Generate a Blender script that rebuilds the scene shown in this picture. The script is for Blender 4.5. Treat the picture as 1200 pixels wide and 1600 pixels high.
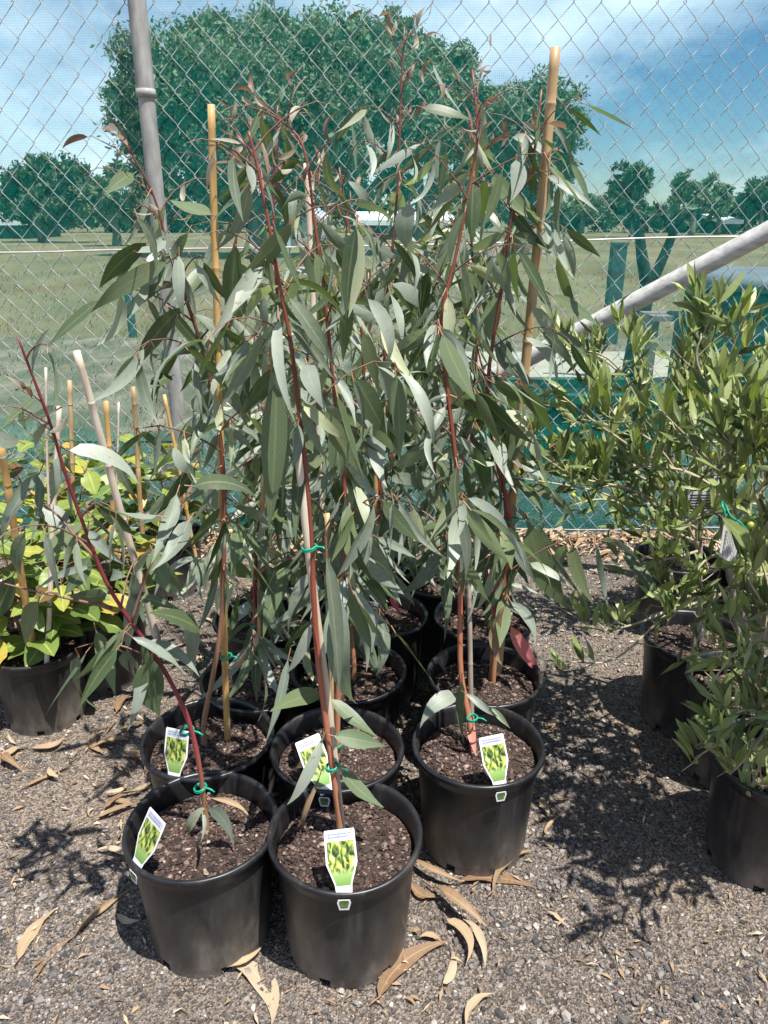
import bpy, math, random
import numpy as np
from mathutils import Vector, Matrix, Quaternion

random.seed(11)
RNG = np.random.default_rng(11)
for o in list(bpy.data.objects):
    bpy.data.objects.remove(o)
SC = bpy.context.scene
COL = SC.collection

# ------------------------------------------------------------------ camera
CAM_H = 1.41
PITCH = math.radians(21.2)
F = 1200.0
cam = bpy.data.cameras.new('camera')
cam.sensor_fit = 'VERTICAL'
cam.sensor_height = 36.0
cam.lens = 27.0
cam.clip_start = 0.05
cam.clip_end = 3000
camo = bpy.data.objects.new('camera', cam)
camo.location = (0, 0, CAM_H)
camo.rotation_euler = (math.pi / 2 - PITCH, 0, 0)
COL.objects.link(camo)
SC.camera = camo
SP, CP = math.sin(PITCH), math.cos(PITCH)

# ------------------------------------------------------------------ light
SUN_DIR = Vector((0.62, -0.60, 2.45)).normalized()        # towards the sun
elev = math.asin(SUN_DIR.z)
sun = bpy.data.lights.new('sun', 'SUN')
sun.energy = 5.0
sun.angle = math.radians(0.5)
sun.color = (1.0, 0.955, 0.89)
suno = bpy.data.objects.new('sun', sun)
suno.rotation_euler = SUN_DIR.to_track_quat('Z', 'Y').to_euler()
COL.objects.link(suno)

world = bpy.data.worlds.new('World')
SC.world = world
world.use_nodes = True
wt = world.node_tree
wn, wl = wt.nodes, wt.links
wn.clear()
out = wn.new('ShaderNodeOutputWorld')
bg = wn.new('ShaderNodeBackground')
bg.inputs['Strength'].default_value = 0.055
sky = wn.new('ShaderNodeTexSky')
sky.sky_type = 'NISHITA'
sky.sun_disc = False
sky.sun_elevation = elev
sky.sun_rotation = math.atan2(SUN_DIR.x, SUN_DIR.y)
sky.air_density = 1.0
sky.dust_density = 0.0
sky.ozone_density = 2.0
tc = wn.new('ShaderNodeTexCoord')
mp = wn.new('ShaderNodeMapping')
mp.inputs['Location'].default_value = (0.33, 0.0, 0.62)
mp.inputs['Scale'].default_value = (1.0, 1.0, 2.6)
n1 = wn.new('ShaderNodeTexNoise')
n1.inputs['Scale'].default_value = 2.3
n1.inputs['Detail'].default_value = 9
n1.inputs['Roughness'].default_value = 0.55
rmp = wn.new('ShaderNodeValToRGB')
rmp.color_ramp.elements[0].position = 0.43
rmp.color_ramp.elements[0].color = (0, 0, 0, 1)
rmp.color_ramp.elements[1].position = 0.66
rmp.color_ramp.elements[1].color = (0.85, 0.85, 0.85, 1)
cmix = wn.new('ShaderNodeMixRGB')
cmix.inputs[2].default_value = (14.5, 15.2, 17.2, 1)
wl.new(tc.outputs['Generated'], mp.inputs['Vector'])
wl.new(mp.outputs[0], n1.inputs['Vector'])
wl.new(n1.outputs['Fac'], rmp.inputs['Fac'])
wl.new(rmp.outputs['Color'], cmix.inputs[0])
hsv = wn.new('ShaderNodeHueSaturation')
hsv.inputs['Saturation'].default_value = 1.12
wl.new(sky.outputs[0], hsv.inputs['Color'])
tint = wn.new('ShaderNodeMixRGB')
tint.blend_type = 'MULTIPLY'
tint.inputs[0].default_value = 1.0
tint.inputs[2].default_value = (0.88, 0.97, 1.18, 1)
wl.new(hsv.outputs[0], tint.inputs[1])
wl.new(tint.outputs[0], cmix.inputs[1])
wl.new(cmix.outputs[0], bg.inputs['Color'])
wl.new(bg.outputs[0], out.inputs['Surface'])

SC.view_settings.view_transform = 'Standard'
SC.view_settings.look = 'None'
SC.view_settings.exposure = 0.92
SC.view_settings.gamma = 1.0
SC.view_settings.use_curve_mapping = False
SC.render.engine = 'CYCLES'
SC.cycles.max_bounces = 8
SC.cycles.transparent_max_bounces = 16
SC.cycles.use_denoising = True


# ------------------------------------------------------------------ helpers
def at(px, py, Y):
    """the point at forward distance Y metres that stands where the photograph's pixel (1200 x 1600) shows it"""
    u = (px - 600) / F
    v = (py - 800) / F
    s = Y / (CP - v * SP)
    return Vector((u * s, Y, CAM_H - (SP + v * CP) * s))


def on(px, py, z=0.0):
    """the point at height z under a pixel"""
    u = (px - 600) / F
    v = (py - 800) / F
    s = (CAM_H - z) / (SP + v * CP)
    return Vector((u * s, (CP - v * SP) * s, z))


def link(o, parent=None):
    COL.objects.link(o)
    if parent is not None:
        o.parent = parent
    return o


def mesh(name, verts, faces, mats, smooth=False, midx=None, uvs=None):
    me = bpy.data.meshes.new(name)
    me.from_pydata([tuple(v) for v in verts], [], faces)
    if not isinstance(mats, (list, tuple)):
        mats = [mats]
    for m in mats:
        me.materials.append(m)
    if smooth:
        me.polygons.foreach_set('use_smooth', [True] * len(me.polygons))
    if midx:
        me.polygons.foreach_set('material_index', midx)
    if uvs:
        ul = me.uv_layers.new(name='uv')
        vi = np.zeros(len(me.loops), dtype=np.int32)
        me.loops.foreach_get('vertex_index', vi)
        ua = np.array(uvs, dtype=np.float32)[vi]
        ul.data.foreach_set('uv', ua.ravel())
    me.update()
    return me


def big_mesh(name, V, T, mats, smooth=False, tri=3, midx=None):
    """numpy vertices and equal-sided faces to a mesh, quickly"""
    me = bpy.data.meshes.new(name)
    nv, nf = len(V), len(T)
    me.vertices.add(nv)
    me.vertices.foreach_set('co', np.ascontiguousarray(V, dtype=np.float32).ravel())
    me.loops.add(nf * tri)
    me.loops.foreach_set('vertex_index', np.ascontiguousarray(T, dtype=np.int32).ravel())
    me.polygons.add(nf)
    me.polygons.foreach_set('loop_start', np.arange(0, nf * tri, tri, dtype=np.int32))
    if not isinstance(mats, (list, tuple)):
        mats = [mats]
    for m in mats:
        me.materials.append(m)
    if midx is not None:
        me.polygons.foreach_set('material_index', midx.astype(np.int32))
    me.polygons.foreach_set('use_smooth', np.full(nf, smooth))
    me.update(calc_edges=True)
    return me


def obj(name, me, parent=None, loc=None):
    o = bpy.data.objects.new(name, me)
    link(o, parent)
    if loc is not None:
        o.location = loc
    return o


def thing(name, label, cat, loc=(0, 0, 0), group=None):
    o = bpy.data.objects.new(name, None)
    o.empty_display_size = 0.1
    link(o)
    o.location = loc
    o['label'] = label
    o['category'] = cat
    if group:
        o['group'] = group
    return o


def tag(o, label=None, cat=None, group=None, kind=None):
    for k, v in (('label', label), ('category', cat), ('group', group), ('kind', kind)):
        if v:
            o[k] = v
    return o


def tube(pts, radii, n=6, cap=True):
    """verts, faces of a tube through points"""
    V, Fc = [], []
    pts = [Vector(p) for p in pts]
    prev = None
    for i, p in enumerate(pts):
        a = pts[max(i - 1, 0)]
        b = pts[min(i + 1, len(pts) - 1)]
        d = (b - a)
        d = d.normalized() if d.length > 1e-9 else Vector((0, 0, 1))
        if prev is None:
            ref = Vector((1, 0, 0)) if abs(d.x) < 0.9 else Vector((0, 1, 0))
            x = d.cross(ref).normalized()
        else:
            x = (prev - d * prev.dot(d))
            x = x.normalized() if x.length > 1e-9 else d.orthogonal().normalized()
        prev = x
        y = d.cross(x)
        r = radii[i] if hasattr(radii, '__len__') else radii
        for k in range(n):
            t = 2 * math.pi * k / n
            V.append(p + x * (math.cos(t) * r) + y * (math.sin(t) * r))
    for i in range(len(pts) - 1):
        for k in range(n):
            k2 = (k + 1) % n
            Fc.append((i * n + k, i * n + k2, (i + 1) * n + k2, (i + 1) * n + k))
    if cap:
        Fc.append(tuple(range(n - 1, -1, -1)))
        e = (len(pts) - 1) * n
        Fc.append(tuple(e + k for k in range(n)))
    return V, Fc


class MB:
    def __init__(self):
        self.v, self.f, self.m = [], [], []

    def add(self, vf, mi=0):
        b = len(self.v)
        self.v += vf[0]
        self.f += [tuple(i + b for i in f) for f in vf[1]]
        self.m += [mi] * len(vf[1])
        return self

    def box(self, c, s, rz=0.0, mi=0):
        c = Vector(c)
        R = Matrix.Rotation(rz, 3, 'Z')
        vs = [c + R @ Vector((sx * s[0] / 2, sy * s[1] / 2, sz * s[2] / 2))
              for sx in (-1, 1) for sy in (-1, 1) for sz in (-1, 1)]
        fs = [(0, 1, 3, 2), (4, 6, 7, 5), (0, 4, 5, 1), (2, 3, 7, 6), (0, 2, 6, 4), (1, 5, 7, 3)]
        return self.add((vs, fs), mi)

    def mesh(self, name, mats, smooth=False):
        return mesh(name, self.v, self.f, mats, smooth, self.m)


def smooth_path(pts, k=4):
    """Catmull-Rom through points"""
    P = [Vector(p) for p in pts]
    P = [P[0] * 2 - P[1]] + P + [P[-1] * 2 - P[-2]]
    outp = []
    for i in range(1, len(P) - 2):
        for j in range(k):
            t = j / k
            a, b, c, d = P[i - 1], P[i], P[i + 1], P[i + 2]
            outp.append(0.5 * ((2 * b) + (c - a) * t + (2 * a - 5 * b + 4 * c - d) * t * t
                               + (3 * b - a - 3 * c + d) * t * t * t))
    outp.append(P[-2])
    return outp


# ------------------------------------------------------------------ materials
def mat(name):
    m = bpy.data.materials.new(name)
    m.use_nodes = True
    nt = m.node_tree
    b = nt.nodes['Principled BSDF']
    return m, nt.nodes, nt.links, b


def ramp(N, stops):
    r = N.new('ShaderNodeValToRGB')
    e = r.color_ramp.elements
    while len(e) < len(stops):
        e.new(0.5)
    for x, (p, c) in zip(e, stops):
        x.position = p
        x.color = (c[0], c[1], c[2], 1)
    return r


def noise(N, L, scale, detail=4, rough=0.55, vec='Object', stretch=None):
    t = N.new('ShaderNodeTexCoord')
    n = N.new('ShaderNodeTexNoise')
    n.inputs['Scale'].default_value = scale
    n.inputs['Detail'].default_value = detail
    n.inputs['Roughness'].default_value = rough
    if stretch:
        m = N.new('ShaderNodeMapping')
        m.inputs['Scale'].default_value = stretch
        L.new(t.outputs[vec], m.inputs[0])
        L.new(m.outputs[0], n.inputs['Vector'])
    else:
        L.new(t.outputs[vec], n.inputs['Vector'])
    return n


def simple(name, stops, scale=20, rough=0.6, metal=0.0, bump=0.0, bscale=None, stretch=None, spec=0.4, detail=5):
    m, N, L, b = mat(name)
    n = noise(N, L, scale, detail, stretch=stretch)
    r = ramp(N, stops)
    L.new(n.outputs['Fac'], r.inputs[0])
    L.new(r.outputs[0], b.inputs['Base Color'])
    b.inputs['Roughness'].default_value = rough
    b.inputs['Metallic'].default_value = metal
    b.inputs['Specular IOR Level'].default_value = spec
    if bump:
        n2 = noise(N, L, bscale or scale * 2, 6, stretch=stretch)
        bp = N.new('ShaderNodeBump')
        bp.inputs['Strength'].default_value = bump
        bp.inputs['Distance'].default_value = 0.01
        L.new(n2.outputs['Fac'], bp.inputs['Height'])
        L.new(bp.outputs[0], b.inputs['Normal'])
    return m


def leaf_mat(name, stops, rough=0.5, trans=0.25, rib=(0.35, 0.38, 0.25), tint=(0.5, 0.7, 0.15), rib_fac=0.62, spec=0.35, fleck=(0.20, 0.12, 0.06), vein=0.12):
    """leaf: colour varies leaf by leaf, mottled, with a midrib and faint side veins in relief"""
    m, N, L, b = mat(name)
    oi = N.new('ShaderNodeObjectInfo')
    geo = N.new('ShaderNodeNewGeometry')
    n = noise(N, L, 14, 4)
    ad = N.new('ShaderNodeMath')
    ad.operation = 'MULTIPLY_ADD'
    ad.inputs[1].default_value = 0.30
    L.new(n.outputs['Fac'], ad.inputs[0])
    L.new(oi.outputs['Random'], ad.inputs[2])
    sb = N.new('ShaderNodeMath')
    sb.operation = 'SUBTRACT'
    sb.inputs[1].default_value = 0.15
    L.new(ad.outputs[0], sb.inputs[0])
    r = ramp(N, stops)
    L.new(sb.outputs[0], r.inputs[0])
    uv = N.new('ShaderNodeUVMap')
    sep = N.new('ShaderNodeSeparateXYZ')
    L.new(uv.outputs[0], sep.inputs[0])
    # midrib: u near 0.5
    d = N.new('ShaderNodeMath'); d.operation = 'SUBTRACT'; d.inputs[1].default_value = 0.5
    L.new(sep.outputs[0], d.inputs[0])
    ab = N.new('ShaderNodeMath'); ab.operation = 'ABSOLUTE'
    L.new(d.outputs[0], ab.inputs[0])
    mr = N.new('ShaderNodeMapRange')
    mr.inputs['From Min'].default_value = 0.012
    mr.inputs['From Max'].default_value = 0.06
    mr.inputs['To Min'].default_value = rib_fac
    mr.inputs['To Max'].default_value = 0
    L.new(ab.outputs[0], mr.inputs['Value'])
    mx = N.new('ShaderNodeMixRGB')
    mx.inputs[2].default_value = (*rib, 1)
    L.new(mr.outputs[0], mx.inputs[0])
    L.new(r.outputs[0], mx.inputs[1])
    # brown flecks and a scorched tip
    nf = noise(N, L, 7, 5, 0.7)
    fa = N.new('ShaderNodeMath'); fa.operation = 'MULTIPLY_ADD'; fa.inputs[1].default_value = 0.16
    tp_ = N.new('ShaderNodeMath'); tp_.operation = 'POWER'; tp_.inputs[1].default_value = 7.0
    L.new(sep.outputs[1], tp_.inputs[0])
    L.new(tp_.outputs[0], fa.inputs[0]); L.new(nf.outputs['Fac'], fa.inputs[2])
    fr_ = ramp(N, [(0.62, (0, 0, 0)), (0.70, (0.75, 0.75, 0.75))])
    L.new(fa.outputs[0], fr_.inputs[0])
    fm = N.new('ShaderNodeMixRGB'); fm.inputs[2].default_value = (*fleck, 1)
    L.new(fr_.outputs[0], fm.inputs[0]); L.new(mx.outputs[0], fm.inputs[1])
    mx = fm
    # side veins
    vn = N.new('ShaderNodeMath'); vn.operation = 'MULTIPLY_ADD'; vn.inputs[1].default_value = -0.25
    L.new(ab.outputs[0], vn.inputs[0]); L.new(sep.outputs[1], vn.inputs[2])
    vs = N.new('ShaderNodeMath'); vs.operation = 'MULTIPLY'; vs.inputs[1].default_value = 150
    L.new(vn.outputs[0], vs.inputs[0])
    sn = N.new('ShaderNodeMath'); sn.operation = 'SINE'
    L.new(vs.outputs[0], sn.inputs[0])
    vr = N.new('ShaderNodeMapRange'); vr.inputs['From Min'].default_value = 0.80; vr.inputs['From Max'].default_value = 1.0
    vr.inputs['To Min'].default_value = 0.0; vr.inputs['To Max'].default_value = vein
    L.new(sn.outputs[0], vr.inputs['Value'])
    vm = N.new('ShaderNodeMixRGB'); vm.inputs[2].default_value = (*rib, 1)
    L.new(vr.outputs[0], vm.inputs[0]); L.new(mx.outputs[0], vm.inputs[1])
    mx = vm
    bp = N.new('ShaderNodeBump')
    bp.inputs['Strength'].default_value = 0.06
    bp.inputs['Distance'].default_value = 0.0015
    L.new(sn.outputs[0], bp.inputs['Height'])
    L.new(bp.outputs[0], b.inputs['Normal'])
    L.new(mx.outputs[0], b.inputs['Base Color'])
    b.inputs['Roughness'].default_value = rough
    b.inputs['Specular IOR Level'].default_value = spec
    tr = N.new('ShaderNodeBsdfTranslucent')
    tm = N.new('ShaderNodeMixRGB'); tm.blend_type = 'MULTIPLY'; tm.inputs[0].default_value = 1
    sc = N.new('ShaderNodeMixRGB'); sc.blend_type = 'ADD'; sc.inputs[0].default_value = 0.6
    L.new(mx.outputs[0], sc.inputs[1]); L.new(mx.outputs[0], sc.inputs[2])
    tm.inputs[2].default_value = (*tint, 1)
    L.new(sc.outputs[0], tm.inputs[1])
    L.new(tm.outputs[0], tr.inputs['Color'])
    ms = N.new('ShaderNodeMixShader'); ms.inputs[0].default_value = trans
    L.new(b.outputs[0], ms.inputs[1]); L.new(tr.outputs[0], ms.inputs[2])
    L.new(ms.outputs[0], N['Material Output'].inputs['Surface'])
    return m


def island_mat(name, stops, rough=0.8, noise_scale=60, spec=0.25, trans=0.0, tint=(1, 1, 1), amount=0.35):
    """each separate piece of the mesh takes its own colour"""
    m, N, L, b = mat(name)
    g = N.new('ShaderNodeNewGeometry')
    n = noise(N, L, noise_scale, 4)
    ad = N.new('ShaderNodeMath'); ad.operation = 'MULTIPLY_ADD'; ad.inputs[1].default_value = amount
    L.new(n.outputs['Fac'], ad.inputs[0]); L.new(g.outputs['Random Per Island'], ad.inputs[2])
    sb = N.new('ShaderNodeMath'); sb.operation = 'SUBTRACT'; sb.inputs[1].default_value = amount / 2
    L.new(ad.outputs[0], sb.inputs[0])
    r = ramp(N, stops)
    L.new(sb.outputs[0], r.inputs[0])
    L.new(r.outputs[0], b.inputs['Base Color'])
    b.inputs['Roughness'].default_value = rough
    b.inputs['Specular IOR Level'].default_value = spec
    if trans:
        tr = N.new('ShaderNodeBsdfTranslucent')
        L.new(r.outputs[0], tr.inputs['Color'])
        ms = N.new('ShaderNodeMixShader'); ms.inputs[0].default_value = trans
        L.new(b.outputs[0], ms.inputs[1]); L.new(tr.outputs[0], ms.inputs[2])
        L.new(ms.outputs[0], N['Material Output'].inputs['Surface'])
    return m


M = {}
M['gum_leaf'] = leaf_mat('gum_leaf', [(0.0, (0.085, 0.115, 0.055)), (0.3, (0.165, 0.198, 0.158)), (0.62, (0.248, 0.284, 0.240)),
                                      (0.88, (0.335, 0.37, 0.31)), (1.0, (0.38, 0.40, 0.23))], rough=0.44, trans=0.24,
                         rib=(0.28, 0.33, 0.22), tint=(0.75, 0.95, 0.35))
M['gum_leaf_dark'] = leaf_mat('gum_leaf_dark', [(0.0, (0.050, 0.080, 0.034)), (0.5, (0.09, 0.13, 0.065)), (1.0, (0.14, 0.18, 0.09))],
                              rough=0.42, trans=0.2, rib=(0.2, 0.22, 0.12), tint=(0.8, 1.0, 0.3))
M['new_leaf'] = leaf_mat('new_leaf', [(0.0, (0.15, 0.10, 0.078)), (0.4, (0.24, 0.18, 0.135)), (0.7, (0.25, 0.24, 0.16)), (1.0, (0.38, 0.36, 0.29))],
                         rough=0.5, trans=0.3, rib=(0.4, 0.2, 0.15), tint=(1.0, 0.75, 0.5))
M['red_leaf'] = leaf_mat('red_leaf', [(0.0, (0.58, 0.13, 0.14)), (0.6, (0.68, 0.20, 0.20)), (1.0, (0.70, 0.28, 0.24))],
                         rough=0.5, trans=0.3, rib=(0.65, 0.3, 0.25), tint=(1.0, 0.35, 0.3))
M['olive_leaf'] = leaf_mat('olive_leaf', [(0.0, (0.11, 0.145, 0.05)), (0.4, (0.21, 0.265, 0.095)), (0.75, (0.32, 0.37, 0.15)), (1.0, (0.44, 0.46, 0.25))],
                           rough=0.4, trans=0.22, rib=(0.33, 0.38, 0.18), tint=(0.9, 1.0, 0.25), spec=0.4)
M['broad_leaf'] = leaf_mat('broad_leaf', [(0.0, (0.20, 0.07, 0.04)), (0.05, (0.07, 0.115, 0.028)), (0.45, (0.13, 0.20, 0.045)), (0.78, (0.22, 0.28, 0.055)), (0.92, (0.38, 0.34, 0.05)), (1.0, (0.42, 0.20, 0.07))],
                           rough=0.42, trans=0.25, rib=(0.45, 0.48, 0.15), tint=(0.95, 1.0, 0.15), spec=0.4)
M['dry_leaf'] = leaf_mat('dry_leaf', [(0.0, (0.18, 0.11, 0.06)), (0.3, (0.31, 0.22, 0.13)), (0.7, (0.36, 0.275, 0.175)), (1.0, (0.39, 0.315, 0.22))],
                         rough=0.65, trans=0.1, rib=(0.62, 0.48, 0.3), tint=(1, 0.8, 0.5), rib_fac=0.25, spec=0.3, vein=0.03, fleck=(0.10, 0.06, 0.035))


def stem_mat(name, low, high, z0, z1):
    """bark low on the stem turning to red new growth with height"""
    m, N, L, b = mat(name)
    t = N.new('ShaderNodeTexCoord')
    sep = N.new('ShaderNodeSeparateXYZ')
    L.new(t.outputs['Object'], sep.inputs[0])
    n = noise(N, L, 40, 4, stretch=(1, 1, 0.3))
    mr = N.new('ShaderNodeMapRange')
    mr.inputs['From Min'].default_value = z0; mr.inputs['From Max'].default_value = z1
    L.new(sep.outputs[2], mr.inputs['Value'])
    ad = N.new('ShaderNodeMath'); ad.operation = 'MULTIPLY_ADD'; ad.inputs[1].default_value = 0.5
    L.new(n.outputs['Fac'], ad.inputs[0]); L.new(mr.outputs[0], ad.inputs[2])
    sb = N.new('ShaderNodeMath'); sb.operation = 'SUBTRACT'; sb.inputs[1].default_value = 0.25
    L.new(ad.outputs[0], sb.inputs[0])
    r = ramp(N, [(0.0, low), (0.3, [(a + c) / 2 for a, c in zip(low, high)]), (0.65, high), (1.0, [c * 0.55 for c in high])])
    L.new(sb.outputs[0], r.inputs[0])
    L.new(r.outputs[0], b.inputs['Base Color'])
    b.inputs['Roughness'].default_value = 0.42
    return m


M['red_stem'] = stem_mat('red_stem', (0.42, 0.21, 0.11), (0.33, 0.085, 0.050), 0.24, 0.90)
M['crimson_stem'] = stem_mat('crimson_stem', (0.36, 0.19, 0.10), (0.31, 0.050, 0.060), 0.28, 0.60)
M['brown_stem'] = stem_mat('brown_stem', (0.30, 0.19, 0.11), (0.20, 0.07, 0.045), 0.25, 1.1)
M['twig'] = simple('twig', [(0.3, (0.11, 0.055, 0.042)), (0.7, (0.21, 0.11, 0.08))], 30, 0.5)
M['petiole'] = simple('petiole', [(0.3, (0.30, 0.12, 0.08)), (0.7, (0.34, 0.24, 0.11))], 20, 0.5)
M['pale_twig'] = simple('pale_twig', [(0.3, (0.28, 0.25, 0.15)), (0.7, (0.40, 0.36, 0.24))], 30, 0.6)
M['olive_foliage'] = island_mat('olive_foliage', [(0.0, (0.07, 0.10, 0.035)), (0.45, (0.14, 0.19, 0.065)), (0.85, (0.23, 0.29, 0.10)), (1.0, (0.33, 0.36, 0.18))], 0.42, 20, 0.35, 0.22)
M['olive_bark'] = simple('olive_bark', [(0.25, (0.15, 0.12, 0.09)), (0.5, (0.26, 0.22, 0.17)), (0.8, (0.40, 0.35, 0.28))], 60, 0.8, bump=0.6, bscale=90, stretch=(1, 1, 0.25))
M['olive_fruit'] = simple('olive_fruit', [(0.3, (0.25, 0.32, 0.05)), (0.7, (0.42, 0.48, 0.10))], 60, 0.35)
M['tie'] = simple('tie', [(0.3, (0.0, 0.22, 0.13)), (0.7, (0.01, 0.33, 0.20))], 60, 0.35)
M['mulch'] = island_mat('mulch', [(0.0, (0.018, 0.013, 0.011)), (0.4, (0.050, 0.035, 0.030)), (0.75, (0.105, 0.071, 0.060)), (0.95, (0.19, 0.14, 0.115)), (1.0, (0.34, 0.27, 0.21))], 0.85, 80)
M['soil'] = simple('soil', [(0.3, (0.02, 0.013, 0.01)), (0.7, (0.075, 0.045, 0.035))], 90, 0.95, bump=1.0, bscale=120)


def stake_mat(name, stops):
    m, N, L, b = mat(name)
    n = noise(N, L, 30, 5, stretch=(3, 3, 0.18))
    n2 = noise(N, L, 3.5, 3)
    r = ramp(N, stops)
    mx = N.new('ShaderNodeMath'); mx.operation = 'MULTIPLY_ADD'; mx.inputs[1].default_value = 0.5
    mx2 = N.new('ShaderNodeMath'); mx2.operation = 'MULTIPLY'; mx2.inputs[1].default_value = 0.5
    L.new(n2.outputs['Fac'], mx2.inputs[0])
    L.new(n.outputs['Fac'], mx.inputs[0]); L.new(mx2.outputs[0], mx.inputs[2])
    L.new(mx.outputs[0], r.inputs[0])
    L.new(r.outputs[0], b.inputs['Base Color'])
    b.inputs['Roughness'].default_value = 0.5
    return m


M['bamboo'] = stake_mat('bamboo', [(0.3, (0.22, 0.13, 0.06)), (0.48, (0.42, 0.28, 0.14)), (0.66, (0.58, 0.43, 0.25))])
M['bamboo_gold'] = stake_mat('bamboo_gold', [(0.3, (0.33, 0.18, 0.06)), (0.5, (0.52, 0.32, 0.11)), (0.66, (0.62, 0.43, 0.19))])
M['stake_pale'] = stake_mat('stake_pale', [(0.3, (0.40, 0.31, 0.22)), (0.5, (0.58, 0.49, 0.38)), (0.66, (0.70, 0.64, 0.54))])
M['stake_grey'] = stake_mat('stake_grey', [(0.3, (0.2, 0.16, 0.12)), (0.5, (0.33, 0.28, 0.22)), (0.66, (0.45, 0.40, 0.33))])


def pot_mat():
    m, N, L, b = mat('pot_plastic')
    t = N.new('ShaderNodeTexCoord')
    sep = N.new('ShaderNodeSeparateXYZ')
    L.new(t.outputs['Object'], sep.inputs[0])
    oi = N.new('ShaderNodeObjectInfo')
    # dust towards the base, streaked and blotchy
    n = N.new('ShaderNodeTexNoise'); n.inputs['Scale'].default_value = 9; n.inputs['Detail'].default_value = 8
    n.inputs['Roughness'].default_value = 0.65; n.noise_dimensions = '4D'
    mw = N.new('ShaderNodeMath'); mw.operation = 'MULTIPLY'; mw.inputs[1].default_value = 40
    L.new(oi.outputs['Random'], mw.inputs[0]); L.new(mw.outputs[0], n.inputs['W'])
    mp = N.new('ShaderNodeMapping'); mp.inputs['Scale'].default_value = (1.3, 1.3, 0.45)
    L.new(t.outputs['Object'], mp.inputs[0]); L.new(mp.outputs[0], n.inputs['Vector'])
    mr = N.new('ShaderNodeMapRange')
    mr.inputs['From Min'].default_value = 0.0; mr.inputs['From Max'].default_value = 0.22
    mr.inputs['To Min'].default_value = 0.40; mr.inputs['To Max'].default_value = 0.0
    L.new(sep.outputs[2], mr.inputs['Value'])
    ad = N.new('ShaderNodeMath'); ad.operation = 'ADD'
    L.new(n.outputs['Fac'], ad.inputs[0]); L.new(mr.outputs[0], ad.inputs[1])
    r = ramp(N, [(0.40, (0.007, 0.007, 0.0085)), (0.58, (0.015, 0.015, 0.017)), (0.76, (0.050, 0.046, 0.041)), (0.92, (0.15, 0.13, 0.11))])
    L.new(ad.outputs[0], r.inputs[0])
    L.new(r.outputs[0], b.inputs['Base Color'])
    # fine specks and scuffs
    n3 = noise(N, L, 170, 3)
    r3 = ramp(N, [(0.66, (0, 0, 0)), (0.74, (1, 1, 1))])
    L.new(n3.outputs['Fac'], r3.inputs[0])
    mx = N.new('ShaderNodeMixRGB'); mx.inputs[2].default_value = (0.12, 0.105, 0.09, 1)
    mf = N.new('ShaderNodeMath'); mf.operation = 'MULTIPLY'; mf.inputs[1].default_value = 0.30
    L.new(r3.outputs[0], mf.inputs[0]); L.new(mf.outputs[0], mx.inputs[0]); L.new(r.outputs[0], mx.inputs[1])
    L.new(mx.outputs[0], b.inputs['Base Color'])
    nd = noise(N, L, 26, 4, 0.6, stretch=(1, 1, 0.07))
    rd = ramp(N, [(0.56, (0, 0, 0)), (0.70, (1, 1, 1))])
    L.new(nd.outputs['Fac'], rd.inputs[0])
    fd = N.new('ShaderNodeMath'); fd.operation = 'MULTIPLY'
    L.new(rd.outputs[0], fd.inputs[0]); L.new(n.outputs['Fac'], fd.inputs[1])
    fd2 = N.new('ShaderNodeMath'); fd2.operation = 'MULTIPLY'; fd2.inputs[1].default_value = 0.55
    L.new(fd.outputs[0], fd2.inputs[0])
    my = N.new('ShaderNodeMixRGB'); my.inputs[2].default_value = (0.105, 0.095, 0.083, 1)
    L.new(fd2.outputs[0], my.inputs[0]); L.new(mx.outputs[0], my.inputs[1])
    L.new(my.outputs[0], b.inputs['Base Color'])
    rr = N.new('ShaderNodeMapRange'); rr.inputs['To Min'].default_value = 0.20; rr.inputs['To Max'].default_value = 0.55
    L.new(n.outputs['Fac'], rr.inputs['Value']); L.new(rr.outputs[0], b.inputs['Roughness'])
    b.inputs['Specular IOR Level'].default_value = 0.5
    n2 = noise(N, L, 6, 3)
    bp = N.new('ShaderNodeBump'); bp.inputs['Strength'].default_value = 0.25; bp.inputs['Distance'].default_value = 0.02
    L.new(n2.outputs['Fac'], bp.inputs['Height']); L.new(bp.outputs[0], b.inputs['Normal'])
    return m


M['pot'] = pot_mat()
M['galv'] = simple('galv', [(0.3, (0.20, 0.197, 0.185)), (0.5, (0.29, 0.285, 0.265)), (0.7, (0.41, 0.40, 0.375))], 22, 0.5, metal=0.0, stretch=(1, 1, 0.35), bump=0.05)
M['galv_pale'] = simple('galv_pale', [(0.3, (0.31, 0.307, 0.29)), (0.5, (0.44, 0.434, 0.41)), (0.7, (0.56, 0.55, 0.52))], 26, 0.45, stretch=(0.5, 2, 2), bump=0.05)
M['wire'] = simple('wire', [(0.3, (0.24, 0.245, 0.24)), (0.7, (0.42, 0.425, 0.42))], 40, 0.5)
M['wire_plain'] = simple('wire_plain', [(0.3, (0.42, 0.41, 0.38)), (0.7, (0.58, 0.56, 0.53))], 20, 0.45, metal=0.2)


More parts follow.
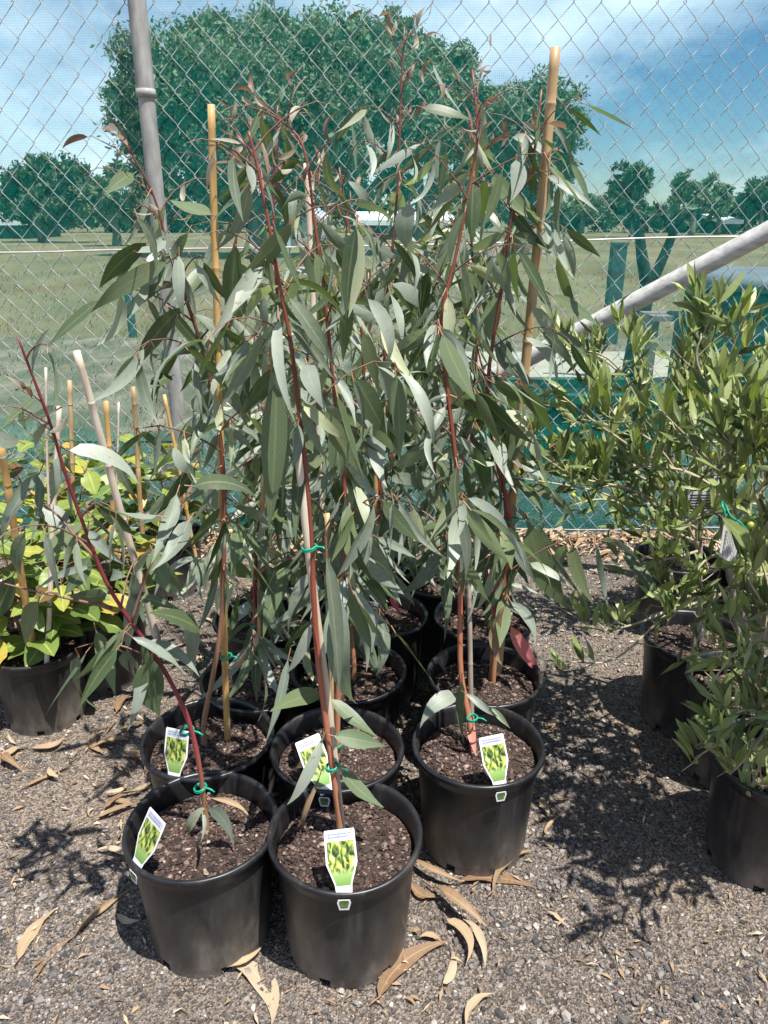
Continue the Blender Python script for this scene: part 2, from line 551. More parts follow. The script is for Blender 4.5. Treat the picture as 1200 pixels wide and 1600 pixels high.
def cloth_mat():
    """knitted green shade cloth: open holes between green threads"""
    m, N, L, b = mat('shade_cloth')
    t = N.new('ShaderNodeTexCoord')
    mp = N.new('ShaderNodeMapping')
    L.new(t.outputs['Object'], mp.inputs[0])
    w1 = N.new('ShaderNodeTexWave'); w1.bands_direction = 'X'; w1.inputs['Scale'].default_value = 42
    w1.inputs['Distortion'].default_value = 1.2; w1.inputs['Detail'].default_value = 1
    w2 = N.new('ShaderNodeTexWave'); w2.bands_direction = 'Z'; w2.inputs['Scale'].default_value = 36
    w2.inputs['Distortion'].default_value = 1.2; w2.inputs['Detail'].default_value = 1
    L.new(mp.outputs[0], w1.inputs['Vector']); L.new(mp.outputs[0], w2.inputs['Vector'])
    mu = N.new('ShaderNodeMath'); mu.operation = 'ADD'
    L.new(w1.outputs['Fac'], mu.inputs[0]); L.new(w2.outputs['Fac'], mu.inputs[1])
    nz = noise(N, L, 2.2, 5, 0.6)
    fac = N.new('ShaderNodeMapRange')
    fac.inputs['From Min'].default_value = 0.0; fac.inputs['From Max'].default_value = 2.0
    fac.inputs['To Min'].default_value = 0.19; fac.inputs['To Max'].default_value = 0.36
    L.new(mu.outputs[0], fac.inputs['Value'])
    na = N.new('ShaderNodeMath'); na.operation = 'MULTIPLY_ADD'; na.inputs[1].default_value = 0.22; 
    L.new(nz.outputs['Fac'], na.inputs[0]); L.new(fac.outputs[0], na.inputs[2])
    ns = N.new('ShaderNodeMath'); ns.operation = 'SUBTRACT'; ns.inputs[1].default_value = 0.11
    L.new(na.outputs[0], ns.inputs[0])
    df = N.new('ShaderNodeBsdfDiffuse'); df.inputs['Color'].default_value = (0.008, 0.36, 0.285, 1)
    tl = N.new('ShaderNodeBsdfTranslucent'); tl.inputs['Color'].default_value = (0.008, 0.36, 0.285, 1)
    ms = N.new('ShaderNodeMixShader'); ms.inputs[0].default_value = 0.45
    L.new(df.outputs[0], ms.inputs[1]); L.new(tl.outputs[0], ms.inputs[2])
    tp = N.new('ShaderNodeBsdfTransparent'); tp.inputs['Color'].default_value = (0.84, 0.98, 0.98, 1)
    m2 = N.new('ShaderNodeMixShader')
    L.new(ns.outputs[0], m2.inputs[0]); L.new(tp.outputs[0], m2.inputs[1]); L.new(ms.outputs[0], m2.inputs[2])
    L.new(m2.outputs[0], N['Material Output'].inputs['Surface'])
    return m


M['cloth'] = cloth_mat()


def ground_mat():
    m, N, L, b = mat('gravel_ground')
    big = noise(N, L, 1.7, 5)
    fine = noise(N, L, 55, 6, 0.7)
    t = N.new('ShaderNodeTexCoord')
    vo = N.new('ShaderNodeTexVoronoi'); vo.inputs['Scale'].default_value = 230
    L.new(t.outputs['Object'], vo.inputs['Vector'])
    r1 = ramp(N, [(0.3, (0.068, 0.059, 0.051)), (0.55, (0.158, 0.134, 0.115)), (0.75, (0.28, 0.238, 0.20))])
    gv_ = N.new('ShaderNodeTexVoronoi'); gv_.inputs['Scale'].default_value = 230
    L.new(t.outputs['Object'], gv_.inputs['Vector'])
    gs = N.new('ShaderNodeSeparateXYZ'); L.new(gv_.outputs['Color'], gs.inputs[0])
    gm = N.new('ShaderNodeMath'); gm.operation = 'MULTIPLY_ADD'; gm.inputs[1].default_value = 0.55
    gf = N.new('ShaderNodeMath'); gf.operation = 'MULTIPLY'; gf.inputs[1].default_value = 0.5
    L.new(fine.outputs['Fac'], gf.inputs[0]); L.new(gs.outputs[0], gm.inputs[0]); L.new(gf.outputs[0], gm.inputs[2])
    L.new(gm.outputs[0], r1.inputs[0])
    r2 = ramp(N, [(0.35, (0.75, 0.74, 0.74)), (0.65, (1.2, 1.12, 1.02))])
    L.new(big.outputs['Fac'], r2.inputs[0])
    mu = N.new('ShaderNodeMixRGB'); mu.blend_type = 'MULTIPLY'; mu.inputs[0].default_value = 1
    L.new(r1.outputs[0], mu.inputs[1]); L.new(r2.outputs[0], mu.inputs[2])
    L.new(mu.outputs[0], b.inputs['Base Color'])
    b.inputs['Roughness'].default_value = 0.9
    b.inputs['Specular IOR Level'].default_value = 0.2
    bp = N.new('ShaderNodeBump'); bp.inputs['Strength'].default_value = 0.9; bp.inputs['Distance'].default_value = 0.006
    L.new(vo.outputs['Distance'], bp.inputs['Height'])
    bp2 = N.new('ShaderNodeBump'); bp2.inputs['Strength'].default_value = 0.6; bp2.inputs['Distance'].default_value = 0.006
    L.new(fine.outputs['Fac'], bp2.inputs['Height']); L.new(bp.outputs[0], bp2.inputs['Normal'])
    L.new(bp2.outputs[0], b.inputs['Normal'])
    return m


M['ground'] = ground_mat()
M['pebble'] = island_mat('pebble', [(0.0, (0.036, 0.035, 0.036)), (0.35, (0.105, 0.099, 0.095)), (0.72, (0.195, 0.177, 0.162)), (0.95, (0.30, 0.265, 0.233)), (1.0, (0.46, 0.42, 0.37))], 0.8, 90)
M['field'] = simple('field', [(0.25, (0.085, 0.074, 0.030)), (0.5, (0.15, 0.115, 0.052)), (0.75, (0.23, 0.17, 0.088))], 0.35, 0.95, bump=0.5, bscale=9, detail=9, stretch=(1, 0.45, 1))
M['rough_grass'] = simple('rough_grass', [(0.3, (0.065, 0.065, 0.034)), (0.5, (0.13, 0.108, 0.068)), (0.7, (0.26, 0.20, 0.15))], 2.6, 0.95, bump=0.8, bscale=26, detail=9, stretch=(1, 0.6, 1))
M['path'] = simple('path', [(0.3, (0.30, 0.26, 0.20)), (0.7, (0.40, 0.35, 0.28))], 5, 0.9, bump=0.2, bscale=80)
M['gum_crown'] = island_mat('gum_crown', [(0.0, (0.11, 0.15, 0.08)), (0.5, (0.17, 0.215, 0.115)), (0.85, (0.22, 0.27, 0.15)), (1.0, (0.27, 0.30, 0.19))], 0.6, 0.3, 0.3, 0.2)
M['dark_crown'] = island_mat('dark_crown', [(0.0, (0.045, 0.07, 0.034)), (0.5, (0.095, 0.13, 0.066)), (1.0, (0.16, 0.19, 0.11))], 0.6, 0.3, 0.3, 0.2)
M['trunk'] = simple('trunk', [(0.3, (0.10, 0.085, 0.07)), (0.7, (0.26, 0.22, 0.18))], 4, 0.85, bump=0.5)
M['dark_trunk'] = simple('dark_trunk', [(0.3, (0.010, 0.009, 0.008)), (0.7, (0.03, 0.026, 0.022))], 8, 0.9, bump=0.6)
M['house_wall'] = simple('house_wall', [(0.3, (0.52, 0.54, 0.60)), (0.7, (0.62, 0.63, 0.68))], 3, 0.8)
M['house_roof'] = simple('house_roof', [(0.3, (0.50, 0.52, 0.58)), (0.7, (0.60, 0.62, 0.66))], 5, 0.5)
M['shed_white'] = simple('shed_white', [(0.3, (0.66, 0.68, 0.70)), (0.7, (0.78, 0.79, 0.80))], 3, 0.7)
M['window'] = simple('window', [(0.3, (0.03, 0.04, 0.05)), (0.7, (0.06, 0.07, 0.09))], 3, 0.2)
M['green_panel'] = simple('green_panel', [(0.3, (0.002, 0.014, 0.011)), (0.7, (0.003, 0.024, 0.018))], 6, 0.6)
M['green_lip'] = simple('green_lip', [(0.3, (0.005, 0.06, 0.042)), (0.7, (0.008, 0.085, 0.06))], 6, 0.6)
M['teal_tube'] = simple('teal_tube', [(0.3, (0.03, 0.06, 0.057)), (0.7, (0.045, 0.085, 0.08))], 6, 0.6)
M['tank'] = simple('tank', [(0.3, (0.02, 0.04, 0.045)), (0.7, (0.035, 0.06, 0.065))], 4, 0.6)
M['tank_lid'] = simple('tank_lid', [(0.3, (0.12, 0.13, 0.155)), (0.7, (0.17, 0.18, 0.21))], 4, 0.6)
M['timber'] = simple('timber', [(0.3, (0.15, 0.12, 0.11)), (0.7, (0.24, 0.20, 0.18))], 9, 0.7, stretch=(0.2, 2, 2))
M['tag_white'] = simple('tag_white', [(0.3, (0.60, 0.60, 0.62)), (0.7, (0.68, 0.68, 0.69))], 9, 0.35)


def print_mat():
    """the picture on the plant tags: lime flower buds among dark leaves over a pale green band"""
    m, N, L, b = mat('tag_picture')
    uv = N.new('ShaderNodeUVMap')
    sep = N.new('ShaderNodeSeparateXYZ')
    L.new(uv.outputs[0], sep.inputs[0])
    mp = N.new('ShaderNodeMapping'); mp.inputs['Scale'].default_value = (6.5, 4.0, 1)
    L.new(uv.outputs[0], mp.inputs[0])
    n = N.new('ShaderNodeTexNoise'); n.inputs['Scale'].default_value = 1.2; n.inputs['Detail'].default_value = 3
    n.inputs['Distortion'].default_value = 0.8
    L.new(mp.outputs[0], n.inputs['Vector'])
    r = ramp(N, [(0.36, (0.015, 0.03, 0.01)), (0.45, (0.07, 0.13, 0.02)), (0.52, (0.24, 0.30, 0.035)), (0.60, (0.40, 0.42, 0.10)), (0.72, (0.52, 0.52, 0.38))])
    L.new(n.outputs['Fac'], r.inputs[0])
    r2 = ramp(N, [(0.0, (0.09, 0.20, 0.03)), (0.3, (0.22, 0.34, 0.10)), (0.6, (0.42, 0.47, 0.30)), (1.0, (0.5, 0.5, 0.4))])
    L.new(sep.outputs[1], r2.inputs[0])
    st = N.new('ShaderNodeMapRange')
    st.inputs['From Min'].default_value = 0.28; st.inputs['From Max'].default_value = 0.40
    L.new(sep.outputs[1], st.inputs['Value'])
    mx = N.new('ShaderNodeMixRGB')
    L.new(st.outputs[0], mx.inputs[0]); L.new(r2.outputs[0], mx.inputs[1]); L.new(r.outputs[0], mx.inputs[2])
    L.new(mx.outputs[0], b.inputs['Base Color'])
    b.inputs['Roughness'].default_value = 0.35
    return m


M['tag_picture'] = print_mat()
M['tag_header'] = simple('tag_header', [(0.3, (0.38, 0.41, 0.50)), (0.7, (0.45, 0.48, 0.55))], 60, 0.35)
M['tag_ink'] = simple('tag_ink', [(0.3, (0.14, 0.15, 0.22)), (0.7, (0.2, 0.21, 0.28))], 60, 0.5)
M['black_ink'] = simple('black_ink', [(0.3, (0.03, 0.03, 0.03)), (0.7, (0.08, 0.08, 0.08))], 60, 0.5)
M['red_ink'] = simple('red_ink', [(0.3, (0.5, 0.06, 0.04)), (0.7, (0.6, 0.1, 0.06))], 60, 0.5)

# ------------------------------------------------------------------ setting: ground, field, path
FENCE_Y = 3.34
gx, gy = 80, 70
gv = []
for j in range(gy + 1):
    for i in range(gx + 1):
        gv.append((-6 + 12 * i / gx, -2.5 + 9.0 * j / gy, 0))
gv = np.array(gv)
gv[:, 2] = 0.004 * np.sin(gv[:, 0] * 5.1 + 1) * np.sin(gv[:, 1] * 4.3) + 0.003 * np.sin(gv[:, 0] * 11 + gv[:, 1] * 8)
ii, jj = np.meshgrid(np.arange(gx), np.arange(gy))
a = (jj * (gx + 1) + ii).ravel()
gf = np.stack([a, a + 1, a + gx + 2, a + gx + 1], 1)
tag(obj('ground', big_mesh('ground', gv, gf, M['ground'], True, 4)), kind='structure')


def sheet(name, x0, x1, y0, y1, z, m):
    return tag(obj(name, mesh(name, [(x0, y0, z), (x1, y0, z), (x1, y1, z), (x0, y1, z)], [(0, 1, 2, 3)], m)), kind='structure')


sheet('field', -1500, 1500, -1200, 2200, -0.05, M['field'])
sheet('rough_ground', -60, 60, 4.9, 9.5, 0.012, M['rough_grass'])
sheet('path', 0.35, 60, 6.6, 8.4, 0.02, M['path'])

# ------------------------------------------------------------------ gravel (real stones)
ico_v = []
ph = (1 + 5 ** 0.5) / 2
for s1 in (-1, 1):
    for s2 in (-1, 1):
        ico_v += [(0, s1, s2 * ph), (s1, s2 * ph, 0), (s2 * ph, 0, s1)]
ico_v = np.array(ico_v, dtype=float)
ico_v /= np.linalg.norm(ico_v[0])
ico_f = []
for i in range(12):
    for j in range(i + 1, 12):
        for k in range(j + 1, 12):
            d = [np.linalg.norm(ico_v[p] - ico_v[q]) for p, q in ((i, j), (j, k), (i, k))]
            if max(d) < 1.1:
                nrm = np.cross(ico_v[j] - ico_v[i], ico_v[k] - ico_v[i])
                ico_f.append((i, j, k) if nrm @ (ico_v[i] + ico_v[j] + ico_v[k]) > 0 else (i, k, j))
ico_f = np.array(ico_f)


def scatter_stones(xs, ys, zs, rad, flat=0.6):
    n = len(xs)
    V = ico_v[None] * (1 + RNG.uniform(-0.28, 0.28, (n, 12, 1)))
    V = V * np.stack([RNG.uniform(0.75, 1.3, n), RNG.uniform(0.65, 1.0, n), RNG.uniform(flat * 0.7, flat * 1.3, n)], 1)[:, None, :]
    t = RNG.uniform(0, 2 * np.pi, n)
    tx = RNG.normal(0, 0.35, n)
    c, s = np.cos(tx), np.sin(tx)
    y2 = V[..., 1] * c[:, None] - V[..., 2] * s[:, None]
    z2 = V[..., 1] * s[:, None] + V[..., 2] * c[:, None]
    c, s = np.cos(t), np.sin(t)
    x3 = V[..., 0] * c[:, None] - y2 * s[:, None]
    y3 = V[..., 0] * s[:, None] + y2 * c[:, None]
    V = np.stack([x3, y3, z2], 2) * rad[:, None, None] + np.stack([xs, ys, zs], 1)[:, None, :]
    T = (ico_f[None] + (np.arange(n) * 12)[:, None, None]).reshape(-1, 3)
    return V.reshape(-1, 3), T


NP = 62000
ys = 0.5 + 3.0 * RNG.random(NP * 2) ** 1.25
xs = RNG.uniform(-1, 1, NP * 2) * (0.62 * ys + 0.35)
# patches of bare dust
bare = np.sin(xs * 4.1 + 2 * np.sin(ys * 3.3)) * np.sin(ys * 5.2 + 1.3 * np.sin(xs * 3.7))
keep = RNG.random(NP * 2) < np.clip(0.75 - 0.5 * bare, 0.16, 1)
xs, ys = xs[keep][:NP], ys[keep][:NP]
rad = np.clip(RNG.lognormal(math.log(0.0032), 0.42, len(xs)), 0.0016, 0.0125)
zs = rad * RNG.uniform(-0.1, 0.45, len(xs)) + 0.004 * np.sin(xs * 5.1 + 1) * np.sin(ys * 4.3) + 0.003 * np.sin(xs * 11 + ys * 8)
V, T = scatter_stones(xs, ys, zs, rad)
tag(obj('gravel', big_mesh('gravel', V, T, M['pebble'])), kind='stuff')
NG = 90000
oc_v = np.array([(1, 0, 0), (0, 1, 0), (-1, 0, 0), (0, -1, 0), (0, 0, 1)], dtype=float)
oc_f = np.array([(0, 1, 4), (1, 2, 4), (2, 3, 4), (3, 0, 4)])
ys = 0.5 + 2.8 * RNG.random(NG) ** 1.15
xs = RNG.uniform(-1, 1, NG) * (0.6 * ys + 0.3)
rg = RNG.uniform(0.0011, 0.0027, NG)
tg = RNG.uniform(0, 6.28, NG)
Vg = oc_v[None] * np.stack([RNG.uniform(.7, 1.3, NG), RNG.uniform(.6, 1.1, NG), RNG.uniform(.6, 1.2, NG)], 1)[:, None, :]
cx, sx = np.cos(tg)[:, None], np.sin(tg)[:, None]
Vg = np.stack([Vg[..., 0] * cx - Vg[..., 1] * sx, Vg[..., 0] * sx + Vg[..., 1] * cx, Vg[..., 2]], 2) * rg[:, None, None]
Vg += np.stack([xs, ys, 0.004 * np.sin(xs * 5.1 + 1) * np.sin(ys * 4.3) + 0.003 * np.sin(xs * 11 + ys * 8)], 1)[:, None, :]
Tg = (oc_f[None] + (np.arange(NG) * 5)[:, None, None]).reshape(-1, 3)
tag(obj('grit', big_mesh('grit', Vg.reshape(-1, 3), Tg, M['pebble'])), kind='stuff')

# dry grass standing on the rough ground and the near field
M['dry_grass'] = island_mat('dry_grass', [(0.0, (0.10, 0.10, 0.05)), (0.4, (0.18, 0.155, 0.085)), (0.75, (0.28, 0.225, 0.14)), (1.0, (0.38, 0.30, 0.22))], 0.85, 5, 0.15, 0.2)
ng = 42000
gy_ = 4.4 + 17 * RNG.random(ng) ** 1.7
gx_ = RNG.uniform(-1, 1, ng) * (0.62 * gy_ + 1.5)
dens = np.sin(gx_ * 1.3 + 2 * np.sin(gy_ * 0.9)) * np.sin(gy_ * 1.9 + np.sin(gx_ * 0.8)) + 0.5 * np.sin(gx_ * 4.1 + gy_ * 2.7)
k_ = (RNG.random(ng) < np.clip(0.5 + 0.45 * dens, 0.08, 1)) & ~((gx_ > 0.3) & (gy_ > 6.5) & (gy_ < 8.5))
gx_, gy_ = gx_[k_], gy_[k_]
ng = len(gx_)
hh_ = RNG.uniform(0.02, 0.06, ng) * (0.7 + 0.05 * gy_)
az_ = RNG.uniform(0, 6.28, ng)
wv_ = np.stack([np.cos(az_), np.sin(az_), 0 * az_], 1) * (hh_ * RNG.uniform(0.06, 0.16, ng))[:, None]
ln_ = np.stack([RNG.normal(0, .5, ng), RNG.normal(0, .5, ng), np.ones(ng)], 1) * hh_[:, None]
b_ = np.stack([gx_, gy_, np.where(gy_ < 9.5, 0.01, -0.052)], 1)
gq = np.stack([b_ - wv_, b_ + wv_, b_ + ln_], 1).reshape(-1, 3)
tag(obj('dry_grass', big_mesh('dry_grass', gq, np.arange(ng * 3).reshape(-1, 3), M['dry_grass'])), kind='stuff')

# ------------------------------------------------------------------ fence
fence = thing('chain_link_fence', 'galvanised chain link fence lined with green shade cloth behind the plants', 'fence', (0, FENCE_Y, 0))
DW, DH = 0.104, 0.118          # diamond width and height
rows = 19
zz, cyc = [], 0
wr = 0.0015
wp = []
for i in range(rows * 2 + 1):
    s = 1 if i % 2 == 0 else -1
    z = 0.02 + i * DH / 2
    x = s * (DW / 4 + 0.0022)
    wp.append((x - s * 0.004, s * 0.0042, z - 0.0045))
    wp.append((x, 0.0, z))
    wp.append((x - s * 0.004, -s * 0.0042, z + 0.0045))
wm = mesh('wire', *tube(wp, wr, 5), M['wire'], True)
nw = 84
for k in range(nw):
    x = (k - nw / 2) * DW / 2
    w = bpy.data.objects.new('wire', wm)
    link(w, fence)
    w.location = (x, RNG.normal(0, 0.0008), (0 if k % 2 == 0 else DH / 2) - DH / 2)
# alternate wires mirror each other so that neighbours hook together
for k, w in enumerate([c for c in fence.children]):
    w.rotation_euler.y = RNG.normal(0, 0.0012)

# fence post with a joined sleeve, and the top rail above the frame
pp = at(222, 0, FENCE_Y - 0.06)
pm = MB()
px0 = -0.90
pm.add(tube([(px0, -0.06, -0.05 + 1.87 * i / 12) for i in range(13)], 0.0315, 20, cap=False))
pm.add(tube([(px0, -0.06, 1.82), (px0, -0.06, 1.835), (px0, -0.06, 1.85)], [0.037, 0.0385, 0.036], 20))
pm.add(tube([(px0, -0.06, 1.845 + 1.06 * i / 8) for i in range(9)], 0.0335, 20, cap=False))
post = obj('post', pm.mesh('post', M['galv'], True), fence)
# straining wire along the fence
tw = [at(x, y, FENCE_Y - 0.012) - Vector((0, FENCE_Y, 0)) for x, y in ((-420, 404), (-100, 396), (60, 394), (200, 390), (420, 387), (640, 383), (860, 377), (1050, 371), (1240, 369), (1600, 366))]
obj('straining_wire', mesh('straining_wire', *tube(smooth_path(tw, 5), 0.0035, 6), M['wire_plain'], True), fence)
bw = []
for i in range(41):
    x = -2.2 + 4.4 * i / 40
    bw.append((x, -0.01, 0.035 + 0.006 * math.sin(x * 5)))
obj('bottom_wire', mesh('bottom_wire', *tube(bw, 0.003, 5), M['wire'], True), fence)

# brace pipe, leaning down the fence
b1, b0 = at(1230, 346, 2.62), at(800, 573, 2.98)
dirb = (b0 - b1)
bend = b1 + dirb * ((b1.z - 0.02) / (b1.z - b0.z))
top = b1 - dirb * 0.9
bm_ = tube([top.lerp(bend, i / 20) for i in range(21)], 0.0325, 24, cap=False)
bo = obj('brace_pipe', mesh('brace_pipe', *bm_, M['galv_pale'], True))
tag(bo, 'thick pale galvanised pipe slanting down beside the fence above the olive trees', 'pipe')

# shade cloth, gently rippled, doubled along the foot
cv = []
nx_, nz_ = 160, 40
for j in range(nz_ + 1):
    for i in range(nx_ + 1):
        x = -4.2 + 8.4 * i / nx_
        z = 0.01 + 3.1 * j / nz_
        y = 0.022 + 0.006 * math.sin(x * 7 + 2 * math.sin(z * 3)) + 0.004 * math.sin(z * 9 + x * 3)
        cv.append((x, y, z))
a = (np.arange(nz_)[:, None] * (nx_ + 1) + np.arange(nx_)[None]).ravel()
cf = np.stack([a, a + 1, a + nx_ + 2, a + nx_ + 1], 1)
obj('shade_cloth', big_mesh('shade_cloth', np.array(cv), cf, M['cloth'], True, 4), fence)
cv2 = []
nz2 = 12
for j in range(nz2 + 1):
    for i in range(nx_ + 1):
        x = -4.2 + 8.4 * i / nx_
        top_z = 0.50 + 0.03 * math.sin(x * 2.3) + 0.02 * math.sin(x * 6)
        z = 0.012 + top_z * j / nz2
        y = 0.046 + 0.012 * math.sin(x * 5 + z * 6) + 0.006 * math.sin(z * 22 + x * 2)
        cv2.append((x, y, z))
a = (np.arange(nz2)[:, None] * (nx_ + 1) + np.arange(nx_)[None]).ravel()
cf = np.stack([a, a + 1, a + nx_ + 2, a + nx_ + 1], 1)
obj('cloth_hem', big_mesh('cloth_hem', np.array(cv2), cf, M['cloth'], True, 4), fence)


# ------------------------------------------------------------------ far trees and buildings
def crown_mesh(name, puffs, m, per_area, leaf, fill=0.72):
    """many leaf sprays through a handful of uneven masses"""
    Vs, Ts, base = [], [], 0
    for c, r in puffs:
        r = np.array(r)
        n = int(per_area * (r[0] * r[2] + r[0] * r[1]) * 2)
        # sub-clumps
        nc = max(8, min(70, int(n / 50)))
        d = RNG.normal(size=(nc, 3)); d /= np.linalg.norm(d, axis=1)[:, None]
        rr = (RNG.uniform(fill * 0.15, 1.1, nc) ** 0.5)[:, None]
        cc = d * rr
        ci = RNG.integers(0, nc, n)
        P = cc[ci] * r + RNG.normal(0, 0.15, (n, 3)) * r.mean() * np.array([1, 1, 0.75])
        P += np.array(c)
        A = RNG.normal(size=(n, 3)); A[:, 2] -= 0.5
        A /= np.linalg.norm(A, axis=1)[:, None]
        B = np.cross(A, RNG.normal(size=(n, 3)))
        B /= np.linalg.norm(B, axis=1)[:, None]
        L = leaf * RNG.uniform(0.6, 1.5, n)[:, None] * np.where(rr[ci] < 0.72, 2.2, 1.0)
        W = L * RNG.uniform(0.28, 0.5, n)[:, None]
        C = np.cross(A, B)
        q = np.stack([P - A * L, P - A * L * 0.1 + B * W + C * W * 0.3, P + A * L, P - A * L * 0.1 - B * W + C * W * 0.3], 1)
        Vs.append(q.reshape(-1, 3))
        Ts.append(np.arange(n * 4).reshape(-1, 4) + base)
        base += n * 4
    return big_mesh(name, np.concatenate(Vs), np.concatenate(Ts), m, False, 4)


def far_tree(name, label, cat, Y, puffs, m, trunk_px, per_area, leaf, trunk_r, limbs=True, group=None, depth=0.8, trunk_mat='trunk'):
    bx = at(trunk_px, 400, Y).x
    root = thing(name, label, cat, (bx, Y, -0.05), group)
    scale = at(700, 340, Y).x - at(600, 340, Y).x     # metres per 100 px
    P = []
    for (x, y, r) in puffs:
        p = at(x, y, Y)
        R = r * scale / 100
        P.append(((p.x - bx, RNG.uniform(-0.5, 0.5) * R, p.z + 0.05), (R, R * depth, R * 0.95)))
    obj('crown', crown_mesh('crown', P, m, per_area, leaf), root)
    tb = MB()
    zt = sum(p[0][2] for p in P) / len(P)
    tp = [(0, 0, 0), (0.02 * zt, 0, zt * 0.3), (-0.02 * zt, 0, zt * 0.6), (0, 0, zt)]
    tb.add(tube(smooth_path(tp, 3), [trunk_r * (1 - 0.07 * i) for i in range(10)], 8))
    if limbs:
        for c, r in P[::2]:
            mid = Vector((c[0] * 0.45, c[1] * 0.4, zt * 0.45 + c[2] * 0.2))
            tb.add(tube(smooth_path([(0, 0, zt * 0.32), mid, c], 3), [trunk_r * 0.55, trunk_r * .48, trunk_r * .42, trunk_r * .36, trunk_r * .3, trunk_r * .22, trunk_r * .14], 6))
    obj('trunk', tb.mesh('trunk', M[trunk_mat], True), root)
    return root


PA = 700
far_tree('gum_tree', 'tall broad gum tree with dense rounded crown beyond the fence, largest of the trees', 'tree', 30,
         [(250, 130, 72), (228, 195, 55), (330, 85, 72), (430, 68, 58), (515, 100, 72), (400, 170, 100), (300, 225, 80), (500, 215, 90),
          (575, 130, 66), (560, 70, 40), (203, 150, 36), (350, 300, 55), (250, 300, 50), (450, 305, 45), (540, 290, 45)], M['gum_crown'], 400, PA, 0.085, 0.35)
far_tree('gum_tree', 'gum tree with ragged stepped crown overlapping the largest gum tree', 'tree', 32,
         [(652, 88, 52), (702, 135, 50), (716, 100, 30), (640, 180, 75), (700, 215, 52), (755, 205, 42), (772, 250, 36), (768, 165, 28), (740, 280, 36), (615, 48, 30), (738, 165, 32), (620, 290, 34), (700, 300, 30)], M['gum_crown'], 655, PA, 0.085, 0.3)
far_tree('gum_tree', 'round topped gum tree behind the tall thick bamboo stake', 'tree', 31,
         [(848, 168, 52), (800, 192, 48), (882, 198, 38), (828, 248, 50), (872, 262, 32), (790, 262, 42), (760, 305, 34), (835, 300, 30)], M['gum_crown'], 815, PA, 0.085, 0.28)
far_tree('spreading_tree', 'wide dark green tree beyond the fence outside the grey post', 'tree', 45,
         [(60, 275, 36), (120, 285, 38), (20, 295, 38), (90, 318, 38), (30, 328, 32), (-40, 310, 45)], M['dark_crown'], 70, 240, 0.13, 0.3)
far_tree('spreading_tree', 'pale open crowned tree just behind the grey fence post', 'tree', 40,
         [(160, 300, 36), (205, 285, 36), (160, 335, 30), (210, 330, 30), (185, 262, 22)], M['gum_crown'], 185, 160, 0.11, 0.25)
far_tree('dome_tree', 'dark tree with a dome shaped crown standing above the distant hedge', 'tree', 55,
         [(985, 272, 26), (965, 290, 18), (1005, 285, 20), (985, 305, 24)], M['dark_crown'], 985, 240, 0.13, 0.3)
for k, (px, ps, lab) in enumerate((
        (1075, [(1070, 285, 20), (1085, 300, 20), (1062, 312, 20)], 'slim feathery tree right of the dome crowned tree on the far field edge'),
        (1115, [(1110, 295, 22), (1128, 305, 20), (1115, 322, 22)], 'bushy tree between the feathery tree and the rounded edge tree'),
        (1180, [(1165, 305, 22), (1190, 300, 24), (1215, 310, 30), (1185, 325, 22)], 'rounded tree at the picture edge above the pale pipe'),
        (905, [(900, 315, 18), (925, 325, 20), (880, 325, 20)], 'low rounded tree between the big gums and dome crowned tree'))):
    far_tree('distant_tree', lab, 'tree', 60 + k * 2, ps, M['gum_crown'] if k != 2 else M['dark_crown'], px, 200, 0.14, 0.25, limbs=False)
# the wood that closes the field, far off: one mass
wv = []
for x in range(-700, 2000, 34):
    yy = 338 + 7 * math.sin(x * 0.031) + 5 * math.sin(x * 0.083)
    p = at(x, yy, 70)
    R = 26 * 70 / 1112
    wv.append(((p.x, 70 + RNG.uniform(-2, 2), p.z), (R * 1.1, R, R * 0.8)))
tag(obj('far_wood', crown_mesh('far_wood', wv, M['dark_crown'], 140, 0.17)), kind='stuff')

# the forked tree close behind the fence
ft = thing('forked_tree', 'small dark forked tree with flat thin crown close behind the fence', 'tree', (at(988, 600, 6.8).x, 6.8, 0))
off = ft.location
tb = MB()


def rel(pts, Y):
    return [at(x, y, Y) - off for x, y in pts]


tr = rel([(980, 640), (990, 560), (1003, 490), (1014, 440)], 6.8)
tr[0].z = 0.0
tb.add(tube(smooth_path(tr, 4), [0.092 - 0.0025 * i for i in range(13)], 10))
for br, r0 in (([(1012, 452), (1003, 400), (998, 360), (985, 325), (960, 300)], 0.058), ([(1014, 450), (1035, 405), (1052, 365), (1066, 340), (1090, 322)], 0.052),
               ([(998, 365), (1020, 340), (1045, 332)], 0.04), ([(1052, 365), (1040, 340), (1025, 318)], 0.04)):
    pts = smooth_path(rel(br, 6.8), 4)
    tb.add(tube(pts, [r0 * (1 - 0.7 * i / len(pts)) for i in range(len(pts))], 8))
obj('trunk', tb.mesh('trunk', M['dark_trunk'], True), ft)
P = []
for x, y, r in ((1000, 335, 10), (1030, 330, 13), (1060, 335, 12), (980, 318, 9), (1082, 322, 8), (1045, 345, 8)):
    p = at(x, y, 6.8) - off
    R = r * 6.5 / 1200
    P.append(((p.x, p.y, p.z), (R * 1.5, R * 1.5, R * 0.55)))
obj('crown', crown_mesh('crown', P, M['dark_crown'], 1500, 0.022, 0.4), ft)

